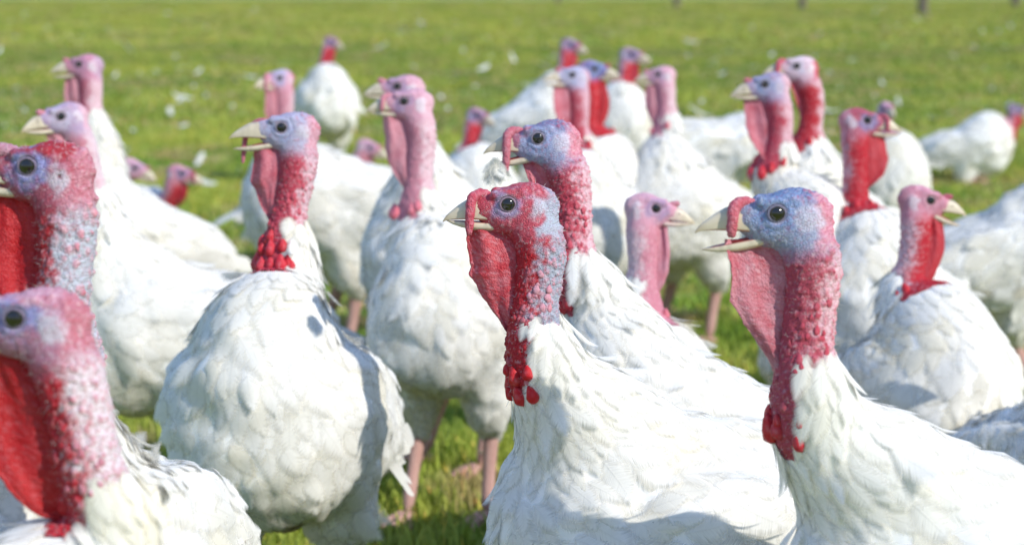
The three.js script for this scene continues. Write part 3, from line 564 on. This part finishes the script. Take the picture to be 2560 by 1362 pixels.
  return root;
}

// ---------------------------------------------------------------- ground
const groundTex = canvasTex(1024, (u, v) => {
  const t = 2 * Math.PI, a = Math.cos(u * t), b = Math.sin(u * t), c = Math.cos(v * t), d = Math.sin(v * t);
  const n4 = (k, o) => 0.5 * noise(a * k + o, b * k, c * k) + 0.5 * noise(b * k, d * k + o, a * k * 0.6 + c * k);
  const big = n4(2.2, 1) + 0.6 * n4(5, 9), mid = n4(14, 4), fine = n4(60, 7) + 0.6 * n4(130, 3);
  let col = mix3([0.18, 0.26, 0.04], [0.33, 0.37, 0.08], clamp(0.5 + big * 0.9 + mid * 0.6)); col = mix3(col, [0.27, 0.24, 0.11], sst(0.15, 0.55, mid + fine * 0.3 - big * 0.4) * 0.6);
  const k = 1 + fine * 0.5; const s = (x) => { x = Math.max(0, x * k); return x < 0.0031308 ? x * 12.92 : 1.055 * Math.pow(x, 1 / 2.4) - 0.055; }; return [s(col[0]), s(col[1]), s(col[2])];
}, true);
{
  const g = new THREE.PlaneGeometry(900, 900, 1, 1); g.rotateX(-Math.PI / 2);
  const t = groundTex; t.repeat.set(900 / 3.7, 900 / 3.7);
  const m = mesh('ground', g, new THREE.MeshStandardMaterial({ map: t, roughness: 1 }), scene, V(0, 0, -300)); m.userData.kind = 'structure';
}
// grass: tufts of bent blades
{
  seed = 99;
  function tuft(n, hgt, spread, wide) {
    const pos = [], idx = [], col = [];
    for (let i = 0; i < n; i++) {
      const a = rr(0, 6.283), r = spread * Math.sqrt(rnd()), x = Math.cos(a) * r, z = Math.sin(a) * r, h = hgt * rr(0.55, 1.15), la = rr(0, 6.283), ln = h * rr(0.2, 0.9), w = wide * rr(0.7, 1.3), sx = -Math.sin(la) * w, sz = Math.cos(la) * w, b = pos.length / 3;
      const tone = rr(0.7, 1.3), dry = rnd() < 0.16, c = dry ? [1.9 * tone, 1.25 * tone, 1.6 * tone] : [tone, tone, tone];
      for (const [t, k] of [[0, 1], [0.55, 0.8], [1, 0]]) { const ox = Math.cos(la) * ln * t * t, oz = Math.sin(la) * ln * t * t, y = h * (t - 0.2 * t * t); if (k) { pos.push(x + ox + sx * k, y, z + oz + sz * k, x + ox - sx * k, y, z + oz - sz * k); col.push(...c, ...c); } else { pos.push(x + ox, y, z + oz); col.push(...c); } }
      idx.push(b, b + 1, b + 2, b + 1, b + 3, b + 2, b + 2, b + 3, b + 4);
    }
    return geo(pos, idx, col);
  }
  const mat = new THREE.MeshPhysicalMaterial({ vertexColors: true, roughness: 0.62, specularIntensity: 0.4, side: THREE.DoubleSide, transmission: 0.3, thickness: 0 });
  const bands = [[2.2, 6, 900, 0.045, 0.05, 0.0022, 14], [6, 13, 260, 0.05, 0.085, 0.0035, 16], [13, 30, 60, 0.055, 0.16, 0.007, 16], [30, 85, 16, 0.06, 0.3, 0.014, 18]];
  for (const [d0, d1, dens, h, spread, wide, n] of bands) {
    const half = 0.29, areaB = half * (d1 * d1 - d0 * d0), count = Math.round(areaB * dens), m4 = new THREE.Matrix4(), q = new THREE.Quaternion(), c = new THREE.Color(), im = new THREE.InstancedMesh(tuft(n, h, spread, wide), mat, count);
    for (let i = 0; i < count; i++) {
      const d = Math.sqrt(lerp(d0 * d0, d1 * d1, rnd())), x = rr(-half, half) * d * 1.05, z = -d, k = rr(0.65, 1.25);
      const big = 1.15 * noise(x * 0.55, z * 0.4, 3) + 0.8 * noise(x * 1.7, z * 1.1, 8), mid = 1.3 * noise(x * 4.2, z * 3, 1);
      const hh = k * (0.75 + 0.5 * clamp(0.5 + big)); q.setFromAxisAngle(V(0, 1, 0), rr(0, 6.283)); m4.compose(V(x, -0.002, z), q, V(k, hh, k)); im.setMatrixAt(i, m4);
      const g = mix3([0.18, 0.32, 0.035], [0.43, 0.50, 0.085], clamp(0.5 + big * 1.1 + mid * 0.5 + rr(-0.2, 0.2))), e = mix3(g, [0.52, 0.42, 0.2], sst(0.12, 0.5, mid - big * 0.5 + rr(-0.2, 0.2)) * 0.85);
      im.setColorAt(i, c.setRGB(...e));
    }
    im.name = numbered('grass'); im.castShadow = im.receiveShadow = true; im.userData = { kind: 'stuff', label: d0 < 6 ? 'short grass in front, under the near birds' : d0 < 13 ? 'short grass between the farther birds' : d0 < 30 ? 'grass of the open field behind the flock' : 'far grass of the field by the fence posts', category: 'grass' }; scene.add(im);
  }
}
// ---------------------------------------------------------------- the flock (pixels of the photograph, scale in pixels per metre)
const flock = [
  { label: 'red-faced turkey in front centre, snood hanging over its closed beak', eye: [1270, 510], s: 2300, yaw: 180, hp: 2, neck: [[1352, 620, 0], [1343, 720, 0], [1330, 830, 0], [1355, 950, 0.01]], body: [1745, 1335, 0.12], byaw: 160, bp: 9, flareAt: 0.5, baseR: 0.066, lod: 0, pal: 'redblue', skin: 0.185, backSkin: 0.6, wattle: { len: 0.12, w: 0.058, pow: 1.1, fleck: 0.5 }, snood: ['drape', 0.026], car: 5, carRows: 2, carSize: 0.0078, carAt: 0.183, carArc: 1.7, knobs: 70, knob: 140, brow: hex('#bd4a5a'), patch: [[-0.048, -0.02, 0.016, hex('#b3bccb'), 0.8]] },
  { label: 'blue-faced turkey with gaping beak at front right, body running off the right edge', eye: [1943, 533], s: 2650, yaw: 180, hp: 1, beak: 1.06, baseR: 0.066, neck: [[2030, 640, 0], [2022, 800, 0], [2008, 960, 0], [2030, 1090, 0.02]], body: [2560, 1550, 0.08], byaw: 174, bp: 10, lod: 0, pal: 'deepblue', skin: 0.2, backSkin: 0.62, wattle: { len: 0.135, w: 0.058, pow: 0.9, fleck: 0.8 }, snood: ['drape', 0.014], open: 14, car: 6, carRows: 2, carSize: 0.0078, carAt: 0.19, knobs: 45, redNeck: 0.25, jaw: 0.35 },
  { label: 'turkey facing the camera at centre left, beak open, red caruncles over a round white breast', eye: [703, 318], s: 1700, yaw: 176, hp: 3, neck: [[745, 420, 0], [722, 530, 0], [705, 640, -0.01], [705, 730, -0.01]], body: [708, 1030, 0.03], byaw: 98, bp: 20, bs: 0.93, lod: 0, pal: 'blue', tint: { face: hex('#b7b3c9'), eye: hex('#a9b0d0'), crown: hex('#aeb0cc'), ear: hex('#d3cfda') }, soil: 1, skin: 0.205, backSkin: 0.6, wattle: { len: 0.125, w: 0.05, pow: 1.0 }, snood: ['back', 0.04, 1, 0.75], open: 12, beak: 1.1, car: 8, carRows: 3, carSize: 0.0082, carAt: 0.195, carArc: 2.3, knobs: 70, redNeck: 0.35, dirty: 0.12, jaw: 0.3, fat: 1.04 },
  { label: 'turkey behind the front centre bird, long snood, holding a feather in its beak', eye: [1345, 345], s: 1930, yaw: 180, hp: 0, neck: [[1422, 440, 0], [1432, 560, 0], [1436, 680, 0], [1470, 760, 0.02]], body: [1790, 1180, 0.06], byaw: 170, bp: 13, baseR: 0.07, lod: 0, pal: 'blue', tint: { crown: hex('#7f86aa'), nape: hex('#d793a2') }, skin: 0.2, backSkin: 0.7, wattle: { len: 0.05, w: 0.03, pow: 1.2 }, snood: ['drape', 0.036, 1, 1.05], open: 13, car: 6, carRows: 2, carSize: 0.0092, carAt: 0.19, knobs: 70, redNeck: 0.3, jaw: 0.85, brow: hex('#b9697c') },
  { label: 'turkey cut off by the left edge, huge red wattle and knobbly red crown', eye: [68, 415], s: 2750, yaw: 184, hp: 4, neck: [[165, 530, 0], [160, 650, 0], [150, 780, 0], [170, 900, 0.03]], body: [130, 1390, 0.08], byaw: 102, bp: 16, bs: 0.92, earHole: 1, lod: 0, pal: 'red', skin: 0.2, backSkin: 0.9, wattle: { len: 0.125, w: 0.056, pow: 1.6, fleck: 0.06 }, snood: ['forward', 0.004, 1, 1.2], car: 3, knobs: 30, rough: 1.5, knob: 105 },
  { label: 'nearest turkey, at the bottom left corner, out-of-focus head with long red wattle', eye: [36, 795], s: 3150, yaw: 182, hp: 2, neck: [[165, 915, 0], [195, 1030, 0], [225, 1180, 0], [265, 1330, 0.02]], body: [480, 1900, 0.06], byaw: 170, bp: 10, lod: 0, pal: 'red', tint: { crown: hex('#d0a0b0'), front: hex('#b92735'), back: hex('#dcd0d6'), knob: hex('#cf8796'), face: hex('#b27f96') }, skin: 0.148, backSkin: 0.82, ruff: 0.008, flareAt: 0.8, wattle: { len: 0.16, w: 0.06, pow: 1.4, fleck: 0.2 }, snood: ['forward', 0.004, 1, 1], car: 1, knobs: 30 },
  { label: 'pale pink turkey standing left of centre with one leg in view below its body', eye: [1010, 252], s: 1346, yaw: 176, hp: 2, neck: [[1055, 340, 0], [1048, 430, 0], [1043, 530, 0], [1045, 610, 0.01]], body: [1130, 805, 0.05], byaw: 112, bp: 26, lod: 1, pal: 'pink', skin: 0.2, backSkin: 0.75, wattle: { len: 0.145, w: 0.05, pow: 1.4 }, snood: ['drape', 0.01, 1, 0.8], car: 4, carSize: 0.009, carAt: 0.19, bs: 0.82, step: 0.03 },
  { label: 'turkey head peeping out just behind and above the pale pink standing turkey', eye: [993, 215], s: 1230, yaw: 178, hp: 2, neck: [[1040, 300, 0], [1045, 400, 0], [1060, 480, 0]], body: [1150, 640, 0.08], byaw: 150, bp: 20, lod: 1, pal: 'pink', skin: 0.13, wattle: { len: 0.08, w: 0.03 }, snood: ['button', 0.015], car: 0, bs: 0.85 },
  { label: 'small-headed turkey facing right, beak touching the gaping beak of the blue-faced turkey', eye: [1641, 520], s: 1560, yaw: 4, hp: -6, hs: 0.92, neck: [[1606, 600, 0], [1608, 690, 0], [1606, 780, 0], [1610, 850, 0.01]], body: [1620, 1080, 0.08], byaw: 80, bp: 18, lod: 1, pal: 'pink', tint: { wattle: hex('#d898a8'), front: hex('#cf8898') }, skin: 0.17, backSkin: 0.6, wattle: { len: 0.13, w: 0.03, pow: 1.6 }, snood: ['button', 0.012], hornTint: hex('#d9b8bb'), car: 4, carSize: 0.007, rough: 0.5, bs: 0.85 },
  { label: 'pink-headed turkey on the grass at centre right, both legs showing under it', eye: [1645, 185], s: 900, yaw: 178, hp: -2, hs: 0.95, neck: [[1667, 260, 0], [1664, 330, 0], [1660, 390, 0]], body: [1728, 530, 0.06], byaw: 142, bp: 20, lod: 1, pal: 'pink', skin: 0.16, backSkin: 0.5, wattle: { len: 0.15, w: 0.045, pow: 1.0 }, snood: ['button', 0.012], open: 4, car: 3, rough: 0.5, bs: 0.95, step: 0.02 },
  { label: 'bluish pink turkey with long pink wattle above the head of the gaping turkey', eye: [1913, 210], s: 1230, yaw: 176, hp: -4, neck: [[1952, 300, 0], [1945, 380, 0], [1930, 450, 0]], body: [2040, 690, 0.06], byaw: 98, bp: 22, lod: 1, pal: 'blue', tint: { face: hex('#b4a5c2'), crown: hex('#a39ab8'), nape: hex('#dcb8c4'), wattle: hex('#e0929f') }, skin: 0.175, backSkin: 0.6, wattle: { len: 0.15, w: 0.052, pow: 1.3 }, snood: ['button', 0.01], car: 5, carSize: 0.01, redNeck: 0.1, bs: 0.82, rough: 0.6 },
  { label: 'turkey with white and crimson striped head, tallest of the group at upper right', eye: [1992, 165], s: 1120, yaw: 172, hp: 4, neck: [[2032, 250, 0], [2025, 330, 0], [2015, 400, 0]], body: [2085, 600, 0.08], byaw: 140, bp: 22, lod: 1, pal: 'redblue', tint: { face: hex('#d8b8c6'), eye: hex('#d5cfe2'), crown: hex('#e4d3de'), ear: hex('#efe6ea'), nape: hex('#c94a5e'), front: hex('#b8202f'), back: hex('#e0c4cb') }, skin: 0.18, backSkin: 0.8, wattle: { len: 0.12, w: 0.02 }, snood: ['drape', 0.03, 1, 1.1], car: 3, bs: 0.95, redNeck: 0.4 },
  { label: 'dark red headed turkey looking right, in front of a white body at the right', eye: [2170, 300], s: 1250, yaw: 6, hp: -2, neck: [[2140, 390, 0], [2140, 470, 0], [2140, 550, 0]], body: [2215, 785, 0.06], byaw: 118, bp: 24, lod: 1, pal: 'redpink', skin: 0.185, backSkin: 0.85, wattle: { len: 0.115, w: 0.046, pow: 1.8, fleck: 0.05 }, snood: ['drape', 0.012, 1, 0.8], open: 5, car: 5, carSize: 0.008, redNeck: 0.5, bs: 0.95, tail: [0.62, 0.52, 0.36] },
  { label: 'pink and red headed turkey looking right with open beak, at the right of the flock', eye: [2328, 500], s: 1456, yaw: 4, hp: -8, hs: 0.95, neck: [[2292, 590, 0], [2278, 670, 0], [2266, 760, 0]], body: [2290, 985, 0.06], byaw: 74, bp: 24, lod: 1, pal: 'redpink', tint: { face: hex('#d58fa0'), crown: hex('#dca0b2'), eye: hex('#c68b9e'), back: hex('#dcb9c2') }, skin: 0.175, backSkin: 0.7, wattle: { len: 0.15, w: 0.034, pow: 1.6, fleck: 0.1 }, snood: ['button', 0.014], open: 17, car: 4, carSize: 0.007, bs: 0.9 },
  { label: 'blue and white headed turkey pointing its beak up left, behind the feather holder', eye: [1430, 187], s: 1000, yaw: 160, hp: 6, neck: [[1448, 270, 0], [1446, 340, 0], [1455, 400, 0]], body: [1470, 570, 0.08], byaw: 104, bp: 20, lod: 1, pal: 'blue', tint: { face: hex('#c3bcd2'), eye: hex('#aebbdc'), crown: hex('#b8bedb'), wattle: hex('#e0929f'), back: hex('#e0b6c0') }, skin: 0.19, wattle: { len: 0.14, w: 0.05, pow: 1.3 }, snood: ['button', 0.01], open: 5, car: 3, bs: 0.95, rough: 0.6 },
  { label: 'purple-blue faced turkey with a long red throat, looking right', eye: [1487, 172], s: 900, yaw: 20, hp: -2, neck: [[1480, 250, 0], [1478, 310, 0], [1490, 370, 0]], body: [1505, 505, 0.1], byaw: 90, bp: 20, lod: 2, pal: 'deepblue', tint: { face: hex('#7f7fb8'), crown: hex('#8c90c4'), front: hex('#c01f2a'), wattle: hex('#c5252f'), wattle2: hex('#c5252f'), back: hex('#c96672') }, skin: 0.2, wattle: { len: 0.17, w: 0.035, pow: 1.5, fleck: 0 }, snood: ['button', 0.01], car: 2, bs: 0.95, redNeck: 0.5 },
  { label: 'grey-headed turkey with white front and red throat, looking right, upper centre', eye: [1580, 135], s: 700, yaw: 28, hp: -6, neck: [[1562, 200, 0], [1556, 250, 0]], body: [1540, 320, 0.04], byaw: 70, bp: 24, lod: 2, pal: 'redpink', tint: { face: hex('#b99aa6'), crown: hex('#b19aa8'), nape: hex('#a898a4') }, skin: 0.15, wattle: { len: 0.12, w: 0.035 }, snood: ['button', 0.012], car: 2, bs: 0.75 },
  { label: 'farthest turkey of the centre right group, grey head above a bluish back', eye: [1428, 112], s: 640, yaw: 30, hp: -8, neck: [[1412, 165, 0], [1405, 210, 0]], body: [1345, 310, 0.06], byaw: 20, bp: 22, lod: 2, pal: 'redpink', tint: { crown: hex('#a99aae'), nape: hex('#a89ab0') }, skin: 0.14, wattle: { len: 0.1, w: 0.03 }, snood: ['button', 0.01], car: 1, bs: 0.95 },
  { label: 'lone far turkey on the grass at upper left, red throat, head turned right', eye: [826, 104], s: 510, yaw: 35, hp: -6, neck: [[812, 150, 0], [808, 185, 0]], body: [806, 268, 0.02], byaw: 62, bp: 30, lod: 2, pal: 'redpink', tint: { face: hex('#c08f9c'), crown: hex('#c79aa6'), nape: hex('#9c8790') }, skin: 0.17, wattle: { len: 0.13, w: 0.035 }, snood: ['button', 0.01], car: 1, bs: 0.95 },
  { label: 'turkey with pale blue and pink face just behind the open-beaked centre left bird', eye: [698, 195], s: 930, yaw: 140, hp: 0, neck: [[708, 270, 0.02], [708, 330, 0.03], [720, 390, 0.05]], body: [830, 510, 0.1], byaw: 168, bp: 6, lod: 1, pal: 'pink', tint: { crown: hex('#b9b6d2'), eye: hex('#b3b0d6'), nape: hex('#d9788c') }, skin: 0.16, wattle: { len: 0.13, w: 0.04 }, snood: ['drape', 0.03, 1, 0.9], car: 2, bs: 1, dirty: 0.25 },
  { label: 'pink-violet headed turkey with pale open beak, rearmost of the two at upper left', eye: [196, 160], s: 1060, yaw: 174, hp: 0, neck: [[226, 240, 0], [222, 320, 0], [238, 380, 0.01]], body: [325, 605, 0.08], byaw: 138, bp: 16, bs: 0.85, lod: 1, pal: 'pink', tint: { face: hex('#cf8fa6'), crown: hex('#c689a2'), eye: hex('#b989ac'), front: hex('#bf5a70'), nape: hex('#c3a6bd') }, skin: 0.15, backSkin: 0.6, wattle: { len: 0.12, w: 0.045, pow: 1.2 }, snood: ['button', 0.01], open: 7, car: 2, rough: 0.5 },
  { label: 'lavender-faced turkey looking left between the left-edge bird and the pale one behind', eye: [150, 290], s: 1380, yaw: 150, hp: -4, neck: [[205, 370, 0.02], [225, 470, 0.03], [235, 570, 0.05]], body: [430, 815, 0.1], byaw: 168, bp: 5, bs: 0.88, lod: 1, pal: 'pink', tint: { face: hex('#b8a3c0'), crown: hex('#b6a2bd'), eye: hex('#c4bdd4'), back: hex('#e6d2d8') }, skin: 0.17, wattle: { len: 0.1, w: 0.035 }, snood: ['button', 0.01], car: 1, rough: 0.6 },
  { label: 'pink head low behind the left turkey backs, left of the pair', eye: [335, 420], s: 850, yaw: 10, hp: -16, neck: [[285, 440, 0.03], [262, 465, 0.05]], body: [180, 560, 0.12], byaw: 5, bp: -4, lod: 2, pal: 'pink', skin: 0.1, wattle: { len: 0.06, w: 0.025 }, snood: ['button', 0.01], car: 0, bs: 0.9 },
  { label: 'pink head with pale beak and red throat, right of the low pair at left', eye: [452, 433], s: 800, yaw: 15, hp: -8, neck: [[428, 480, 0.02], [410, 520, 0.05]], body: [290, 600, 0.15], byaw: 10, bp: 4, lod: 2, pal: 'redpink', tint: { face: hex('#d08a98'), crown: hex('#d9a0ae') }, skin: 0.14, wattle: { len: 0.09, w: 0.03 }, snood: ['drape', 0.016, 1, 0.9], car: 0, bs: 0.9 },
  { label: 'pink crown just showing over a white back right of the centre left bird', eye: [925, 368], s: 720, yaw: 15, hp: -14, neck: [[893, 410, 0.02], [870, 440, 0.05]], body: [800, 540, 0.15], byaw: 10, bp: 0, lod: 2, pal: 'pink', tint: { face: hex('#cf8c9a') }, skin: 0.12, wattle: { len: 0.06, w: 0.03 }, snood: ['button', 0.01], car: 0, bs: 0.85 },
  { label: 'small far turkey with bright red throat, looking right, left of the feather holder', eye: [1192, 288], s: 740, yaw: 40, hp: -8, neck: [[1176, 345, 0], [1172, 395, 0]], body: [1165, 500, 0.05], byaw: 60, bp: 22, lod: 2, pal: 'redpink', tint: { face: hex('#b98b9c'), crown: hex('#c29cab'), nape: hex('#a88f9c') }, skin: 0.16, wattle: { len: 0.12, w: 0.03 }, snood: ['button', 0.01], car: 1, bs: 0.95 },
  { label: 'far turkey at the right edge, whole white body in side view, looking right', eye: [2548, 272], s: 500, yaw: 12, hp: -6, neck: [[2534, 310, 0], [2520, 340, 0]], body: [2425, 368, 0.04], byaw: 14, bp: 10, lod: 2, pal: 'redpink', tint: { crown: hex('#7c6c92'), face: hex('#8a6a86'), nape: hex('#8a7a9c') }, skin: 0.12, wattle: { len: 0.08, w: 0.03 }, snood: ['button', 0.01], car: 0, bs: 0.84, tailDrop: 0.25 },
  { label: 'dirty white turkey cut off by the right edge, head out of the picture', eye: [2760, 330], s: 1010, yaw: 10, hp: 0, neck: [[2730, 420, 0], [2715, 500, 0]], body: [2545, 640, 0.04], byaw: 10, bp: 16, lod: 1, pal: 'pink', skin: 0.14, wattle: { len: 0.1, w: 0.03 }, snood: ['button', 0.01], car: 0, bs: 1.02, dirty: 0.3, tail: [0.7, 0.64, 0.5] },
  { label: 'white turkey flank at the right edge, just above the back of the gaping bird', eye: [2760, 640], s: 1650, yaw: 10, hp: 0, neck: [[2720, 780, 0], [2700, 900, 0]], body: [2710, 1190, 0.05], byaw: 60, bp: 16, lod: 1, pal: 'pink', skin: 0.14, wattle: { len: 0.1, w: 0.03 }, snood: ['button', 0.01], car: 0, bs: 1 },
  { label: 'turkey mostly hidden behind the dark red head, a pale crown just above it', eye: [2208, 272], s: 760, yaw: 80, hp: 0, neck: [[2205, 330, 0.02], [2200, 370, 0.03]], body: [2195, 450, 0.08], byaw: 60, bp: 18, lod: 2, pal: 'pink', skin: 0.12, wattle: { len: 0.08, w: 0.03 }, snood: ['button', 0.01], car: 0, bs: 0.8 },
  { label: 'rounded white turkey back between the two pink heads, its head hidden', eye: [1945, 420], s: 700, yaw: 10, hp: -40, neck: [[1925, 420, 0.02], [1900, 400, 0.02]], body: [1815, 385, 0.05], byaw: 8, bp: -6, lod: 2, pal: 'pink', skin: 0.1, wattle: { len: 0.06, w: 0.03 }, snood: ['button', 0.01], car: 0, bs: 0.95 },
];
for (const b of flock) turkey(b);

// ---------------------------------------------------------------- the feather held in a beak, fallen feathers, fence posts
function looseFeather(L, W, curl, type, k) {
  seed = 500 + k; const pos = [], uv = [], idx = [], col = [], R = 8, C = 4;
  for (let i = 0; i <= R; i++) for (let j = 0; j <= C; j++) { const t = i / R, u = j / C * 2 - 1; pos.push(L * (t - 0.5), curl * (t - 0.5) ** 2 * 4 * L + 0.12 * W * (1 - u * u) + 0.004 * noise(t * 4, u * 2, k), W * 0.5 * u + 0.08 * L * (t - 0.4) ** 2); uv.push((type + 0.01 + 0.98 * (u * 0.5 + 0.5)) / 4, t); col.push(0.9, 0.895, 0.87); }
  for (let i = 0; i < R; i++) for (let j = 0; j < C; j++) { const a = i * (C + 1) + j, b = a + C + 1; idx.push(a, a + 1, b, a + 1, b + 1, b); }
  return geo(pos, idx, col, uv);
}
{
  const D = FOCAL / 1930 - 0.03, parts = [];
  seed = 321;
  const tip = at(1236, 408, D), g = new THREE.Group(); g.name = 'down_feather'; g.position.copy(tip); scene.add(g);
  g.userData = { label: 'fluffy white down feather hanging from an open beak', category: 'feather' };
  for (let i = 0; i < 30; i++) { const f = looseFeather(rr(0.024, 0.04), rr(0.016, 0.026), rr(-0.1, 0.25), 1, i), k = rr(0.006, 0.018); f.translate(k, 0, 0); f.rotateX(rr(-1.6, 1.6)); f.rotateZ(-Math.PI / 2 + rr(-0.75, 0.75)); f.rotateY(rr(-0.6, 0.6)); parts.push(f); }
  mesh('down', mergeGeometries(parts), M.feather, g); mesh('shaft', tube([V(0.008, 0.004, 0), V(0.002, -0.008, 0.002), V(0, -0.022, 0.001)], [0.0009, 0.0007, 0.0003], 6, 8, () => [0.85, 0.83, 0.78]), M.beak, g);
}
{
  const kinds = [looseFeather(0.085, 0.04, 0.12, 0, 1), looseFeather(0.06, 0.045, 0.2, 1, 2), looseFeather(0.13, 0.036, 0.08, 3, 3), looseFeather(0.045, 0.03, 0.25, 1, 4)];
  seed = 4242;
  const spots = [[500, 482, 1.4], [1040, 60, 1], [1205, 185, 1.3], [120, 80, 1.2], [325, 135, 1.3], [440, 155, 1], [985, 130, 0.8], [425, 300, 0.8], [2515, 130, 1.4], [2098, 238, 1.3], [2140, 80, 1], [1820, 140, 0.9], [2370, 305, 1], [2480, 240, 1.1], [2440, 800, 1], [2490, 815, 0.9], [2450, 780, 0.8], [2105, 130, 1], [1125, 100, 0.9], [620, 205, 1], [2190, 30, 1.2], [40, 100, 1], [1510, 40, 0.9], [1210, 1200, 0.9], [2360, 450, 1]];
  while (spots.length < 290) spots.push([rr(-40, 2600), rr(5, 470) * Math.pow(rnd(), 0.35), rr(0.45, 1.1)]);
  for (const [px, py, k] of spots) {
    const p = onGround(px, py), m = mesh(numbered('fallen_feather'), kinds[Math.floor(rnd() * 4)], M.quill, scene, V(p.x, 0.055, p.z));
    m.rotation.set(rr(-0.45, 0.45), rr(0, 6.28), rr(-0.45, 0.45)); m.scale.setScalar(k * (1.05 - p.z / 40));
    m.userData = { label: 'loose white feather lying on the grass', category: 'feather', group: 'loose white feathers scattered over the grass' };
  }
}
{
  const wood = canvasTex(256, (u, v) => { const g = noise(u * 22, v * 2.2, 1) * 0.5 + noise(u * 60, v * 5, 4) * 0.4, k = 0.42 + g * 0.22; return [k * 1.02, k * 0.95, k * 0.84]; }, true);
  const mat = new THREE.MeshStandardMaterial({ map: wood, bumpMap: wood, bumpScale: 0.006, roughness: 0.9 });
  const words = ['fence post at the top edge, first from the left of the row', 'fence post at the top edge, second from the left of the row', 'fence post at the top edge, third from the left of the row', 'thickest, darkest fence post at the top edge near the right', 'fence post at the top edge in the right corner'];
  [[1395, 11, 0.08], [1692, 20, 0.1], [2006, 24, 0.11], [2308, 36, 0.13], [2540, 17, 0.13]].forEach(([px, py, r], k) => {
    const p = onGround(px, py), g = new THREE.Group(); g.name = numbered('fence_post'); g.position.copy(p); g.rotation.y = k; scene.add(g); g.userData = { label: words[k], category: 'fence post', group: 'posts of the field fence' };
    const pr = [[0.001, 1.25], [r * 0.8, 1.245], [r * 0.98, 1.2], [r, 0.6], [r * 1.04, 0.1], [r * 1.06, -0.1]].map(([a, b]) => new THREE.Vector2(a, b)).reverse(), lg = new THREE.LatheGeometry(pr, 12), q = lg.attributes.position;
    for (let i = 0; i < q.count; i++) { const n = 1 + 0.08 * noise(q.getX(i) * 14 + k, q.getY(i) * 3, q.getZ(i) * 14); q.setX(i, q.getX(i) * n); q.setZ(i, q.getZ(i) * n); } lg.computeVertexNormals();
    mesh('post', lg, mat, g);
    mesh('wire_staple', tube([V(r, 0.9, 0.02), V(r + 0.02, 0.88, 0), V(r, 0.86, -0.02)], [0.004, 0.004, 0.004], 6, 6, () => [0.3, 0.3, 0.3]), M.beak, g);
  });
}
renderer.render(scene, camera);
